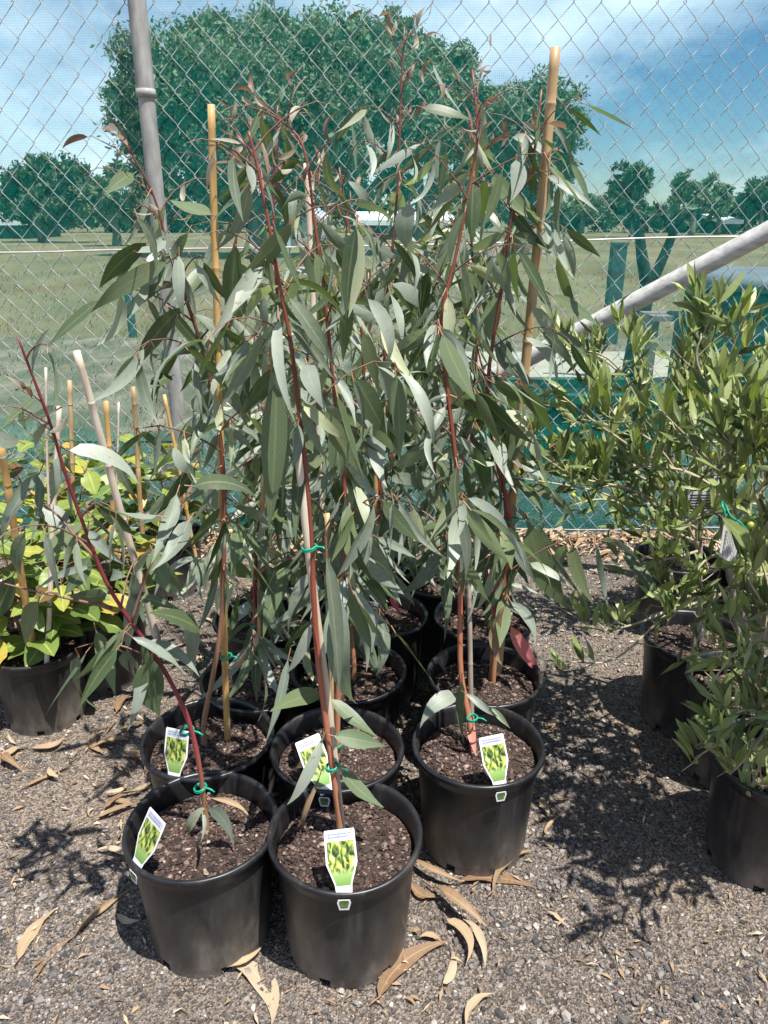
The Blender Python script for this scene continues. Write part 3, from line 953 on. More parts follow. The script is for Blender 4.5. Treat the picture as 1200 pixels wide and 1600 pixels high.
# teal tree guard post
p0 = at(955, 500, 9.0)
g = MB()
g.box((p0.x, 9.0, 0.55), (0.15, 0.15, 1.08))
g.box((p0.x, 9.0, 1.105), (0.17, 0.17, 0.025))
tag(obj('tree_guard', g.mesh('tree_guard', M['teal_tube'])), 'tall square teal tree guard on the field beside the forked tree', 'tree guard')
p0 = at(205, 500, 9.5)
g = MB()
g.add(tube([(p0.x, 9.5, 0), (p0.x, 9.5, 0.62)], 0.05, 10))
g.add(tube([(p0.x, 9.5, 0.62), (p0.x, 9.5, 0.65)], 0.055, 10))
tag(obj('marker_post', g.mesh('marker_post', M['teal_tube'])), 'short teal marker post out on the field beside the grey fence post', 'post')


# buildings far across the field
def gable_house(name, label, x0, x1, yeave, ytop, Y, depth, wallm, roofm, windows):
    a0, a1 = at(x0, yeave, Y), at(x1, yeave, Y)
    zt = at(x0, ytop, Y).z
    w = a1.x - a0.x
    h = a0.z + 0.1
    r = thing(name, label, 'house', ((a0.x + a1.x) / 2, Y, -0.1))
    m = MB()
    m.box((0, depth / 2, h / 2), (w, depth, h))
    m.add(([Vector((-w / 2, 0, h)), Vector((w / 2, 0, h)), Vector((0, 0, zt)), Vector((-w / 2, depth, h)), Vector((w / 2, depth, h)), Vector((0, depth, zt))],
           [(0, 1, 2), (4, 3, 5)]))
    obj('wall', m.mesh('wall', wallm), r)
    o = 0.25
    rf = MB()
    for s in (-1, 1):
        e = Vector((s * (w / 2 + o), 0, h - 0.15)); t_ = Vector((0, 0, zt + 0.08))
        up = Vector((0, 0, 0.14))
        y0, y1 = Vector((0, -o, 0)), Vector((0, depth + o, 0))
        vs = [e + y0, t_ + y0, t_ + y1, e + y1, e + y0 + up, t_ + y0 + up, t_ + y1 + up, e + y1 + up]
        rf.add((vs, [(0, 1, 2, 3), (7, 6, 5, 4), (0, 4, 5, 1), (2, 6, 7, 3), (1, 5, 6, 2), (0, 3, 7, 4)]))
    obj('roof', rf.mesh('roof', roofm), r)
    for (fx, fz, fw, fh) in windows:
        wm_ = MB(); wm_.box((fx * w, -0.03, fz * h), (fw * w, 0.1, fh * h))
        obj('window', wm_.mesh('window', M['window']), r)
    return r


gable_house('farmhouse', 'small pale grey gabled farmhouse under the big gum tree', 447, 500, 345, 322, 38, 7, M['house_wall'], M['house_roof'], [(-0.25, 0.5, 0.18, 0.35), (0.25, 0.5, 0.18, 0.35)])


def long_shed(label, x0, x1, y0, Y, dz=0.5):
    a0, a1 = at(x0, y0, Y), at(x1, y0, Y)
    w, h = a1.x - a0.x, a0.z + 0.1
    r = thing('long_shed', label, 'shed', ((a0.x + a1.x) / 2, Y, -0.1))
    m = MB(); m.box((0, 2.5, h / 2), (w, 5, h))
    obj('wall', m.mesh('wall', M['tank']), r)
    f = MB()
    f.add(([Vector((-w / 2 - .3, -.4, h + .002)), Vector((w / 2 + .3, -.4, h + .002)), Vector((w / 2 + .3, 5.4, h + dz)), Vector((-w / 2 - .3, 5.4, h + dz)),
            Vector((-w / 2 - .3, -.4, h + .3)), Vector((w / 2 + .3, -.4, h + .3)), Vector((w / 2 + .3, 5.4, h + dz + .3)), Vector((-w / 2 - .3, 5.4, h + dz + .3))],
           [(3, 2, 1, 0), (4, 5, 6, 7), (0, 1, 5, 4), (1, 2, 6, 5), (2, 3, 7, 6), (3, 0, 4, 7)]))
    obj('roof', f.mesh('roof', M['shed_white']), r)


long_shed('long low shed with white roof at the far field edge below the dark tree', -40, 44, 352, 52)
long_shed('low white roofed shed seen through the gap beneath the gum trees', 560, 705, 352, 50)
long_shed('tiny white roofed shed on the far field edge above the brace pipe', 1134, 1152, 350, 64)

# things close behind the fence on the right
gp = thing('garden_bed', 'low dark green garden bed wall with lighter rim just behind the fence', 'garden bed', (at(905, 640, 4.6).x, 4.7, 0))
z1 = at(900, 622, 4.6).z
m = MB()
m.box((0, 0, z1 / 2), (1.0, 0.5, z1))
obj('body', m.mesh('body', M['green_panel']), gp)
m = MB()
for s in (-1, 1):
    m.box((0, s * 0.24, z1 + 0.028), (1.06, 0.08, 0.05))
    m.box((s * 0.49, 0, z1 + 0.027), (0.08, 0.40, 0.05))
obj('rim', m.mesh('rim', M['green_lip']), gp)
tk = thing('water_tank', 'squat dark teal water tank with grey blue lid behind the fence at the olive trees', 'tank', (at(1190, 590, 6.0).x, 6.2, 0))
zt = at(1190, 452, 6.0).z
m = MB()
m.add(tube([(0, 0, 0), (0, 0, 0.05), (0, 0, zt - 0.05), (0, 0, zt)], [0.56, 0.58, 0.58, 0.56], 32))
for k in range(5):
    z = zt * (0.15 + 0.17 * k)
    m.add(tube([(0, 0, z - 0.02), (0, 0, z), (0, 0, z + 0.02)], [0.579, 0.592, 0.579], 32, cap=False))
obj('body', m.mesh('body', M['tank'], True), tk)
m = MB()
m.add(tube([(0, 0, zt + 0.002), (0, 0, zt + 0.09), (0, 0, zt + 0.12), (0, 0, zt + 0.125)], [0.61, 0.60, 0.5, 0.12], 32))
obj('lid', m.mesh('lid', M['tank_lid'], True), tk)
bn = thing('timber_bench', 'low pale timber bench behind the fence beside the water tank', 'bench', (at(1035, 560, 6.4).x, 6.4, 0))
zb = at(1035, 490, 6.4).z
for k in range(2):
    m = MB(); m.box((0, -0.1 + 0.2 * k, zb - 0.02), (0.36, 0.16, 0.04)); obj('plank', m.mesh('plank', M['timber']), bn)
for s in (-1, 1):
    m = MB(); m.box((s * 0.14, 0, (zb - 0.042) / 2), (0.05, 0.3, zb - 0.042)); obj('leg', m.mesh('leg', M['timber']), bn)


# ------------------------------------------------------------------ leaves
def leaf_mesh(name, mats, ratio, bend, fold, twist, sickle, pet, nseg=8, peak=0.34, wav=0.0, blunt=0.0):
    """one leaf, base at the origin, tip at (1, 0, 0); mats = [blade, petiole]"""
    pts, fr = [], []
    p = Vector((0, 0, 0))
    for i in range(nseg + 1):
        t = i / nseg
        ang = bend * (t - 0.5)
        sk = sickle * (t - 0.5)
        d = Vector((math.cos(ang) * math.cos(sk), math.sin(sk), math.sin(ang)))
        if i:
            p = p + d / nseg
        side = Vector((-math.sin(sk), math.cos(sk), 0))
        nrm = d.cross(side).normalized()
        tw = twist * (t - 0.3)
        s2 = side * math.cos(tw) + nrm * math.sin(tw)
        n2 = nrm * math.cos(tw) - side * math.sin(tw)
        pts.append(p.copy()); fr.append((s2, n2))
    V, Fc, UV, mi = [], [], [], []
    k = math.log(0.5) / math.log(peak)
    for i in range(nseg + 1):
        t = i / nseg
        w = math.sin(math.pi * (max(t, 0.0) ** k)) ** (0.85 - 0.3 * blunt) if 0 < t < 1 else 0.02
        if t > 0.6 and not blunt:
            w *= 1 - 0.35 * (t - 0.6) / 0.4
        h = ratio * 0.5 * max(w, 0.02)
        s, n = fr[i]
        fl = fold + wav * math.sin(t * 14)
        fr_ = fold - wav * math.sin(t * 14 + 1.3)
        V += [pts[i] + s * (h * math.cos(fl)) + n * (h * math.sin(fl)), pts[i], pts[i] - s * (h * math.cos(fr_)) + n * (h * math.sin(fr_))]
        UV += [(0.5 - 0.5, t), (0.5, t), (1.0, t)]
    for i in range(nseg):
        b = i * 3
        Fc += [(b, b + 1, b + 4, b + 3), (b + 1, b + 2, b + 5, b + 4)]
        mi += [0, 0]
    if pet > 0:
        q = len(V)
        tv, tf = tube([(-pet, 0, pet * 0.1), (0.03, 0, -0.004)], [0.011, 0.009], 3, cap=False)
        V += tv; Fc += [tuple(a + q for a in f) for f in tf]; mi += [1] * len(tf); UV += [(0.9, 0.5)] * len(tv)
    tip = pts[-1]
    # turn the chord onto +X and make it one unit long
    q = tip.rotation_difference(Vector((1, 0, 0)))
    sc = 1.0 / tip.length
    V = [(q @ v) * sc for v in V]
    return mesh(name, V, Fc, mats, True, mi, UV)


R_ = random.uniform
gum_leaves = [leaf_mesh('leaf', [M['gum_leaf'], M['petiole']], R_(0.135, 0.225), R_(-1.5, 0.8), R_(0.05, 0.5), R_(-1.3, 1.3), R_(-0.9, 0.9), 0.13,
                        peak=R_(0.28, 0.42), wav=R_(0, 0.14)) for _ in range(26)]
dark_leaves = [leaf_mesh('leaf', [M['gum_leaf_dark'], M['petiole']], R_(0.2, 0.3), R_(-0.8, 0.4), R_(0.08, 0.3), R_(-0.5, 0.5), R_(-0.5, 0.5), 0.12,
                         peak=R_(0.32, 0.42), wav=R_(0, 0.1)) for _ in range(6)]
new_leaves = [leaf_mesh('leaf', [M['new_leaf'], M['twig']], R_(0.12, 0.24), R_(-2.2, 1.6), R_(0.2, 0.6), R_(-1.6, 1.6), R_(-0.8, 0.8), 0.12, peak=0.4)
              for _ in range(6)]
red_leaves = [leaf_mesh('leaf', [M['red_leaf'], M['petiole']], R_(0.2, 0.26), R_(-0.5, 0.3), 0.2, R_(-0.5, 0.5), R_(-0.4, 0.4), 0.1) for _ in range(2)]
olive_leaves = [leaf_mesh('leaf', [M['olive_leaf'], M['pale_twig']], R_(0.15, 0.23), R_(-0.9, 0.45), R_(0.1, 0.4), R_(-0.35, 0.35), R_(-0.25, 0.25), 0.07,
                          nseg=6, peak=0.48, blunt=0.25) for _ in range(9)]
broad_leaves = [leaf_mesh('leaf', [M['broad_leaf'], M['petiole']], R_(0.46, 0.62), R_(-0.9, 0.5), R_(0.08, 0.3), R_(-0.4, 0.4), R_(-0.3, 0.3), 0.22,
                          peak=R_(0.38, 0.46), wav=R_(0.05, 0.22), blunt=0.3) for _ in range(8)]
dry_leaves = [leaf_mesh('leaf', [M['dry_leaf'], M['petiole']], R_(0.12, 0.20), R_(-1.3, 0.6), R_(-0.3, 0.9), R_(-2.0, 2.0), R_(-1.4, 1.4), 0.1,
                        nseg=10, peak=R_(0.30, 0.5), wav=R_(0.03, 0.22)) for _ in range(20)]
SETS = {'g': gum_leaves, 'd': dark_leaves, 'n': new_leaves, 'r': red_leaves, 'o': olive_leaves, 'b': broad_leaves, 'y': dry_leaves}


def frame(d, n):
    d = d.normalized()
    s = n.cross(d)
    if s.length < 1e-5:
        s = d.orthogonal()
    s.normalize()
    n = d.cross(s)
    return Matrix((d, s, n)).transposed()


def put_leaf(root, me, base, d, n, L, wf=1.0):
    o = bpy.data.objects.new('leaf', me)
    COL.objects.link(o)
    Rm = frame(d, n) @ Matrix.Diagonal((L, L * wf, L))
    T = Rm.to_4x4()
    if root is not None:
        o.parent = root
        T.translation = base - root.location
    else:
        T.translation = base
    o.matrix_basis = T
    return o


def aim_leaf(root, kind, a, b, Ya, Yb, w, face=0.6, seed=None):
    """a leaf from pixel a to pixel b, w pixels wide at those depths"""
    p, q = at(a[0], a[1], Ya), at(b[0], b[1], Yb)
    d = q - p
    L = d.length
    me = random.choice(SETS[kind])
    depth = (Ya + Yb) / 2 * CP + (CAM_H - (p.z + q.z) / 2) * SP
    wm_ = w * 0.86 * depth / F
    r0 = {'g': 0.2, 'd': 0.25, 'n': 0.18, 'r': 0.23, 'o': 0.22, 'b': 0.54, 'y': 0.19}[kind]
    tocam = (Vector((0, 0, CAM_H)) - p).normalized()
    n = tocam * face + Vector((R_(-1, 1), R_(-1, 1), R_(0, 1))) * (1 - face) + Vector((0, 0, 0.25))
    return put_leaf(root, me, p, d, n, L, min(max(wm_ / L / r0, 0.6), 1.9))


def rand_unit():
    while True:
        v = Vector((R_(-1, 1), R_(-1, 1), R_(-1, 1)))
        if 0.1 < v.length < 1:
            return v.normalized()


# ------------------------------------------------------------------ pots
def pot_mesh(h=0.28, r1=0.148, r0=0.122, n=72):
    prof = [(r0 - 0.012, 0.004), (r0, 0.0), (r0, 0.001), (r0 + 0.0015, 0.020), (r0 + 0.10 * (r1 - 0.007 - r0), 0.022)]
    zs_ = np.linspace(0.03, h - 0.038, 6)
    for z in zs_:
        prof.append((r0 + (r1 - 0.009 - r0) * z / (h - 0.03), z))
    prof += [(r1 - 0.0095, h - 0.036), (r1 - 0.0065, h - 0.034), (r1 - 0.0055, h - 0.016), (r1 - 0.005, h - 0.0135), (r1 + 0.003, h - 0.013), (r1 + 0.0045, h - 0.0115), (r1 + 0.0048, h - 0.005), (r1 + 0.0035, h - 0.001),
             (r1 + 0.001, h), (r1 - 0.003, h), (r1 - 0.006, h - 0.003), (r1 - 0.0085, h - 0.014), (r1 - 0.012, h - 0.06), (r1 - 0.02, h - 0.12), (r0 - 0.006, 0.012), (0.001, 0.012)]
    V = []
    for (r, z) in prof:
        for k in range(n):
            t = 2 * math.pi * k / n
            V.append((r * math.cos(t), r * math.sin(t), z))
    Fc = []
    for i in range(len(prof) - 1):
        for k in range(n):
            # drainage slots round the foot
            if i == 2 and (k % 12) in (0, 1):
                continue
            if i in (0,) and (k % 12) in (0, 1):
                continue
            k2 = (k + 1) % n
            Fc.append((i * n + k, i * n + k2, (i + 1) * n + k2, (i + 1) * n + k))
    return mesh('pot', V, Fc, M['pot'], True)


POTV = []
for k_ in range(6):
    pm_ = pot_mesh()
    pv = np.zeros(len(pm_.vertices) * 3, dtype=np.float32)
    pm_.vertices.foreach_get('co', pv)
    pv = pv.reshape(-1, 3)
    th_ = np.arctan2(pv[:, 1], pv[:, 0])
    hz_ = np.clip(pv[:, 2] / 0.28, 0, 1)
    w_ = 1 + hz_ * (RNG.uniform(0.002, 0.009) * np.cos(2 * th_ + RNG.uniform(0, 6)) + RNG.uniform(0.001, 0.005) * np.cos(3 * th_ + RNG.uniform(0, 6)))
    w_ += np.sin(hz_ * math.pi) * RNG.uniform(0.002, 0.008) * np.cos(4 * th_ + RNG.uniform(0, 6))
    pv[:, 0] *= w_
    pv[:, 1] *= w_
    pv[:, 2] += hz_ * RNG.uniform(0.001, 0.0035) * np.cos(2 * th_ + RNG.uniform(0, 6))
    pm_.vertices.foreach_set('co', pv.ravel())
    pm_.update()
    POTV.append(pm_)


def mulch_mesh(seed):
    """potting mix: an uneven disc with bark chips on it"""
    g = np.random.default_rng(seed)
    n, rings = 40, 7
    V = [(0, 0, 0.006)]
    for i in range(1, rings + 1):
        r = 0.134 * i / rings
        for k in range(n):
            t = 2 * math.pi * k / n
            V.append((r * math.cos(t), r * math.sin(t), 0.006 * math.cos(i / rings * 1.6) + g.normal(0, 0.0016)))
    Fc = [(0, 1 + k, 1 + (k + 1) % n) for k in range(n)]
    for i in range(rings - 1):
        for k in range(n):
            a, b = 1 + i * n + k, 1 + i * n + (k + 1) % n
            Fc.append((a, a + n, b + n, b))
    disc = (V, Fc)
    nchip = 2300
    rr = 0.131 * np.sqrt(g.random(nchip)); th = g.uniform(0, 2 * np.pi, nchip)
    rad = np.clip(g.lognormal(math.log(0.0026), 0.42, nchip), 0.0018, 0.009)
    global RNG
    keep, RNG = RNG, g
    SV, ST = scatter_stones(rr * np.cos(th), rr * np.sin(th), 0.006 + rad * 0.3 - 0.004 * (rr / 0.13) ** 2, rad, 0.42)
    RNG = keep
    Vd = np.array(V)
    Td = []
    for f in Fc:
        Td.append(f[:3])
        if len(f) == 4:
            Td.append((f[0], f[2], f[3]))
    Td = np.array(Td)
    allV = np.concatenate([Vd, SV]); allT = np.concatenate([Td, ST + len(Vd)])
    return big_mesh('potting_mix', allV, allT, [M['soil'], M['mulch']], False, 3, np.concatenate([np.zeros(len(Td)), np.ones(len(ST))]))


MIX = [mulch_mesh(s) for s in (3, 4, 5)]
SOIL_Z = 0.232


def potted(name, label, cat, px, py, group, h=0.28, rz=None, rs=1.0):
    c = on(px, py, h)
    root = thing(name, label, cat, (c.x, c.y, 0.002), group)
    p = obj('pot', random.choice(POTV), root)
    p.scale = (rs, rs, h / 0.28)
    p.rotation_euler = (0, 0, R_(0, 6.28) if rz is None else rz)
    s = obj('potting_mix', random.choice(MIX), root, (0, 0, SOIL_Z * h / 0.28))
    s.rotation_euler = (0, 0, R_(0, 6.28))
    s.scale = (rs, rs, 1)
    return root


def stem_part(root, name, pts, r0, r1, m, n=7, wob=0.06):
    q = smooth_path(pts, 4)
    k = len(q)
    rad = [r0 + (r1 - r0) * (i / (k - 1)) + R_(-wob, wob) * r0 for i in range(k)]
    lp = [p - root.location for p in q]
    obj(name, mesh(name, *tube(lp, rad, n), m, True), root)
    return q


def stake(root, name, a, b, Ya, Yb, r, m, nodes=True):
    """a cane from its top pixel a to its lower pixel b, carried on down into the mix"""
    p, q = at(a[0], a[1], Ya), at(b[0], b[1], Yb)
    d = (q - p).normalized()
    if d.z < -0.05:
        k = (p.z - 0.20) / -d.z
        q = p + d * k
    L = (q - p).length
    pts, rad = [], []
    nn = max(6, int(L / 0.04))
    nxt, off_ = 0.17, R_(0.05, 0.2)
    for i in range(nn + 1):
        t = i / nn
        x = p + d * (L * t)
        x = x + Vector((math.sin(t * 9 + Ya * 7), 0, 0)) * 0.0012
        pts.append(x); rad.append(r * (0.86 + 0.14 * t))
    if nodes:
        z = off_
        allp = list(zip(pts, rad))
        extra = []
        while z < L - 0.03:
            for dz, f in ((-0.006, 1.0), (-0.002, 1.09), (0.0, 1.13), (0.003, 1.03)):
                extra.append((z + dz, r * (0.86 + 0.14 * z / L) * f))
            z += R_(0.16, 0.26)
        prof = sorted([((x - p).length, rr) for x, rr in allp] + extra)
        pts = [p + d * s + Vector((math.sin(s / L * 9 + Ya * 7), 0, 0)) * 0.0012 for s, _ in prof]
        rad = [rr for _, rr in prof]
    lp = [x - root.location for x in pts]
    return obj(name, mesh(name, *tube(lp, rad, 10), m, True), root)


def tie_part(root, px, py, Y, r=0.011, tilt=(0.2, 0.1)):
    """a green plastic tie wound twice round the stem, ends sticking out"""
    c = at(px, py, Y) - root.location
    pts = []
    for i in range(31):
        t = i / 30 * 4 * math.pi * 0.97
        pts.append(Vector((r * math.cos(t), r * math.sin(t), 0.006 * i / 30 - 0.003 + r * math.cos(t) * tilt[0] + r * math.sin(t) * tilt[1])) + c)
    pts.append(c + Vector((r * 1.9, -r * 0.9, 0.006)))
    pts.append(c + Vector((r * 2.6, -r * 1.1, 0.001)))
    obj('tie', mesh('tie', *tube(pts, 0.0019, 6), M['tie'], True), root)


def grow(root, path, t0, n_br, n_leaf, Lr, br_len, top_new=10, droop=0.95, wr=(0.75, 1.15), kinds='gggggdd', side=None, twig='twig', seed=0):
    """side branches and hanging leaves along a stem"""
    rnd = random.Random(seed)
    k = len(path) - 1
    az = rnd.uniform(0, 6.28)
    sites = []

    def pt(t):
        x = t * k
        i = min(int(x), k - 1)
        return path[i].lerp(path[i + 1], x - i), (path[i + 1] - path[i]).normalized()

    for b in range(n_br):
        t = t0 + (0.97 - t0) * (b + rnd.uniform(0.1, 0.9)) / n_br
        p, d = pt(t)
        az += 2.4 + rnd.uniform(-0.5, 0.5)
        hd = Vector((math.cos(az), math.sin(az), 0))
        if side is not None:
            hd = (hd + side).normalized()
        L = br_len * (1.05 - 0.55 * t) * rnd.uniform(0.6, 1.15)
        dr = (hd * 0.8 + d * 0.75).normalized()
        bp = [p]
        for s in range(5):
            dr = (dr + Vector((0, 0, -0.10 * s)) + Vector((rnd.uniform(-.12, .12), rnd.uniform(-.12, .12), rnd.uniform(-.08, .08)))).normalized()
            bp.append(bp[-1] + dr * (L / 5))
        r0 = 0.0026 * (1.15 - 0.5 * t)
        lp = [x - root.location for x in bp]
        obj('branch', mesh('branch', *tube(lp, [r0, r0 * .9, r0 * .75, r0 * .6, r0 * .45, r0 * .3], 5, cap=False), M[twig], True), root)
        for s in range(1, 6):
            sites.append((bp[s], (bp[s] - bp[s - 1]).normalized(), t, s))
    ns = int(n_leaf * 0.3)
    for i in range(ns):
        t = t0 + (0.99 - t0) * (i + rnd.random()) / ns
        p, d = pt(t)
        sites.append((p, d, t, 0))
    cnt = 0
    order = list(range(len(sites)))
    rnd.shuffle(order)
    i = 0
    while cnt < n_leaf and order:
        p, d, t, s = sites[order[i % len(order)]]
        i += 1
        if t > 0.55 and rnd.random() < min((t - 0.55) * 2.3, 0.82):
            continue
        cnt += 1
        a = rnd.uniform(0, 6.28)
        hd = Vector((math.cos(a), math.sin(a), 0))
        ld = (d * 0.35 + hd * rnd.uniform(0.3, 0.9) + Vector((0, 0, -droop * rnd.uniform(0.5, 1.4)))).normalized()
        young = (t > 0.86 and rnd.random() < 0.6)
        L = rnd.uniform(*Lr) * (0.55 if young else 1.0) * (1.10 - 0.42 * t)
        n = Vector((rnd.uniform(-1, 1), rnd.uniform(-1, 1), rnd.uniform(-0.1, 0.9)))
        kind = 'n' if (young and rnd.random() < 0.45) else rnd.choice(kinds)
        base = p + ld * (0.13 * L)
        put_leaf(root, rnd.choice(SETS[kind]), base, ld, n, L, rnd.uniform(*wr))
    # thin flushed tips
    for i in range(int(top_new * 0.6)):
        t = rnd.uniform(0.80, 1.0)
        p, d = pt(t)
        a = rnd.uniform(0, 6.28)
        dr = (Vector((math.cos(a), math.sin(a), 0)) * 0.8 + d * 0.8).normalized()
        L = rnd.uniform(0.03, 0.10)
        e = p + dr * L
        lp = [p - root.location, p + dr * L * .5 + Vector((0, 0, .004)) - root.location, e - root.location]
        obj('branch', mesh('branch', *tube(lp, [0.0013, 0.001, 0.0007], 4, cap=False), M['twig'], True), root)
        for j in range(2):
            ld = (dr + rand_unit() * 0.9).normalized()
            put_leaf(root, rnd.choice(new_leaves), p.lerp(e, 0.5 + 0.5 * j) + ld * 0.006, ld, rand_unit(), rnd.uniform(0.025, 0.06))


def stem_px(root, pts, Y0, Y1, base_off=None):
    """stem through pixels, its depth running from Y0 at the mix to Y1 at the top"""
    n = len(pts)
    outp = []
    for i, (x, y) in enumerate(pts):
        Y = Y0 + (Y1 - Y0) * (i / (n - 1))
        outp.append(at(x, y, Y))
    d = outp[1] - outp[0]
    b = root.location + Vector((0, 0, SOIL_Z - 0.02))
    # carry the foot down into the mix
    foot = outp[0].copy()
    if foot.z > SOIL_Z:
        foot = Vector((foot.x, foot.y, SOIL_Z - 0.01))
        outp.insert(0, foot)
    return outp


GUMS = 'potted eucalyptus saplings standing in the block of black pots'


def gum(label, px, py):
    return potted('potted_eucalyptus', label, 'potted plant', px, py, GUMS)


# ---- front centre pot
g1 = gum('eucalyptus sapling with orange stem and pale wooden stake in the centre front pot', 539, 1298)
Y = g1.location.y
g1.children[0].rotation_euler.z = 0.12
p1 = stem_part(g1, 'stem', stem_px(g1, [(530, 1278), (519, 1198), (508, 1120), (497, 1030), (490, 930), (487, 850), (478, 740), (468, 650), (455, 540), (438, 450), (418, 340), (400, 250), (388, 205)], Y + 0.01, Y + 0.06), 0.0068, 0.002, M['red_stem'])
stake(g1, 'stake', (461, 676), (498, 985), Y + 0.03, Y + 0.035, 0.0078, M['stake_pale'], False)
tie_part(g1, 484, 856, Y + 0.03, 0.012)
tie_part(g1, 519, 1198, Y + 0.012, 0.012)
grow(g1, p1, 0.60, 9, 60, (0.11, 0.175), 0.25, 8, seed=101)
for kd, a, b, w in (('d', (502, 1083), (422, 1112), 38), ('g', (486, 975), (447, 1052), 22), ('g', (450, 1030), (413, 1165), 25),
                    ('d', (518, 1092), (590, 1152), 34), ('d', (522, 1150), (603, 1166), 36), ('g', (505, 1152), (448, 1258), 34),
                    ('d', (534, 1204), (600, 1262), 30), ('y', (500, 1212), (478, 1300), 17), ('g', (510, 868), (530, 1090), 34),
                    ('g', (530, 930), (558, 1100), 44), ('g', (437, 500), (462, 662), 22), ('d', (432, 590), (420, 830), 32), ('g', (410, 402), (362, 490), 42),
                    ('g', (388, 290), (336, 392), 32), ('d', (430, 358), (475, 462), 26), ('g', (452, 465), (524, 572), 30), ('g', (480, 570), (506, 640), 36),
                    ('g', (528, 590), (556, 668), 20), ('g', (424, 575), (440, 800), 26), ('d', (475, 700), (462, 850), 26)):
    aim_leaf(g1, kd, a, b, Y + R_(-0.03, 0.08), Y + R_(-0.07, 0.07), w)

# ---- front left pot
g2 = gum('eucalyptus sapling with crimson stem leaning far to one side over yellow green seedlings', 315, 1285)
Y = g2.location.y
p2 = stem_part(g2, 'stem', stem_px(g2, [(320, 1262), (312, 1200), (296, 1130), (268, 1068), (232, 1010), (200, 965), (166, 910), (140, 845), (116, 780), (96, 720), (78, 660), (52, 590), (28, 528)], Y + 0.02, Y - 0.10), 0.0054, 0.0018, M['crimson_stem'])
stem_part(g2, 'branch', [at(152, 875, Y - .03), at(120, 840, Y - .02), at(85, 800, Y), at(40, 765, Y + .02)], 0.003, 0.0012, M['twig'])
stem_part(g2, 'branch', [at(175, 950, Y - .03), at(130, 940, Y - .05), at(60, 925, Y - .06), at(-20, 905, Y - .06)], 0.0032, 0.0012, M['twig'])
stem_part(g2, 'branch', [at(205, 975, Y - .03), at(225, 910, Y - .02), at(255, 840, Y), at(300, 760, Y + .03)], 0.003, 0.0012, M['twig'])
tie_part(g2, 313, 1231, Y + 0.02, 0.012)
tie_part(g2, 292, 1142, Y + 0.015, 0.013)
grow(g2, p2, 0.30, 8, 40, (0.09, 0.135), 0.18, 5, seed=102, kinds='gggd')
for kd, a, b, w in (('g', (245, 806), (132, 772), 34), ('g', (108, 704), (217, 757), 32), ('g', (302, 760), (402, 778), 30), ('g', (62, 732), (46, 855), 24),
                    ('g', (62, 738), (8, 868), 24), ('g', (60, 792), (114, 852), 46), ('g', (-10, 718), (46, 712), 30), ('g', (296, 812), (236, 892), 42),
                    ('g', (276, 772), (236, 882), 30), ('g', (222, 912), (198, 1022), 40), ('d', (312, 985), (232, 957), 34), ('d', (150, 985), (180, 1086), 34),
                    ('d', (238, 1030), (250, 1118), 54), ('g', (296, 952), (300, 1064), 38), ('d', (238, 860), (268, 930), 30), ('g', (326, 1262), (366, 1330), 28),
                    ('g', (321, 1262), (294, 1306), 22), ('y', (328, 1246), (394, 1282), 20), ('g', (316, 1268), (310, 1322), 12), ('d', (70, 860), (130, 812), 34),
                    ('d', (20, 900), (-20, 980), 32), ('d', (60, 940), (40, 1010), 34), ('g', (30, 690), (-30, 660), 26), ('d', (90, 640), (30, 660), 22),
                    ('g', (52, 590), (78, 512), 14), ('d', (60, 620), (0, 672), 24), ('g', (270, 700), (300, 740), 30), ('d', (140, 870), (100, 930), 30)):
    aim_leaf(g2, kd, a, b, Y + R_(-0.10, 0.04), Y + R_(-0.12, 0.04), w)

# ---- front right pot
g3 = gum('eucalyptus sapling in the front pot beside the open gravel with red leaf at its tag', 747, 1160)
Y = g3.location.y
p3 = stem_part(g3, 'stem', stem_px(g3, [(742, 1190), (734, 1130), (720, 1050), (719, 950), (718, 850), (714, 740), (698, 600), (690, 500), (712, 400), (735, 290), (746, 210), (738, 110)], Y + 0.02, Y + 0.25), 0.0078, 0.002, M['red_stem'])
stake(g3, 'stake', (728, 800), (736, 1060), Y + 0.10, Y + 0.06, 0.006, M['stake_grey'])
tie_part(g3, 738, 1122, Y + 0.03, 0.012)
grow(g3, p3, 0.34, 16, 138, (0.11, 0.185), 0.29, 10, seed=103)
for kd, a, b, w in (('g', (722, 1064), (726, 1166), 22), ('g', (714, 1086), (656, 1138), 28), ('g', (728, 1084), (778, 1120), 14), ('d', (768, 1106), (797, 1138), 12),
                    ('r', (735, 1124), (744, 1182), 16), ('g', (718, 800), (727, 906), 32), ('g', (735, 888), (766, 942), 30), ('g', (640, 318), (652, 402), 34),
                    ('d', (660, 168), (742, 190), 22), ('g', (600, 498), (656, 602), 30), ('g', (575, 546), (624, 668), 36), ('d', (568, 520), (590, 610), 24)):
    aim_leaf(g3, kd, a, b, Y + R_(-0.02, 0.10), Y + R_(-0.06, 0.08), w)

# ---- second row, centre
g4 = gum('eucalyptus sapling just behind the centre front pot with tilted tag in its mix', 527, 1166)
Y = g4.location.y
p4 = stem_part(g4, 'stem', stem_px(g4, [(527, 1150), (530, 1040), (534, 950), (540, 850), (538, 750), (522, 610), (508, 470), (492, 350), (474, 230), (432, 180)], Y + 0.02, Y + 0.12), 0.0072, 0.002, M['red_stem'])
stake(g4, 'stake', (512, 800), (516, 960), Y + 0.07, Y + 0.05, 0.007, M['bamboo'])
tie_part(g4, 526, 1163, Y + 0.02, 0.014)
grow(g4, p4, 0.28, 17, 142, (0.11, 0.185), 0.28, 12, seed=104)
for kd, a, b, w in (('g', (548, 880), (520, 990), 26), ('d', (545, 790), (560, 900), 30), ('g', (590, 840), (650, 872), 22)):
    aim_leaf(g4, kd, a, b, Y + R_(-0.02, 0.06), Y + R_(-0.06, 0.06), w)

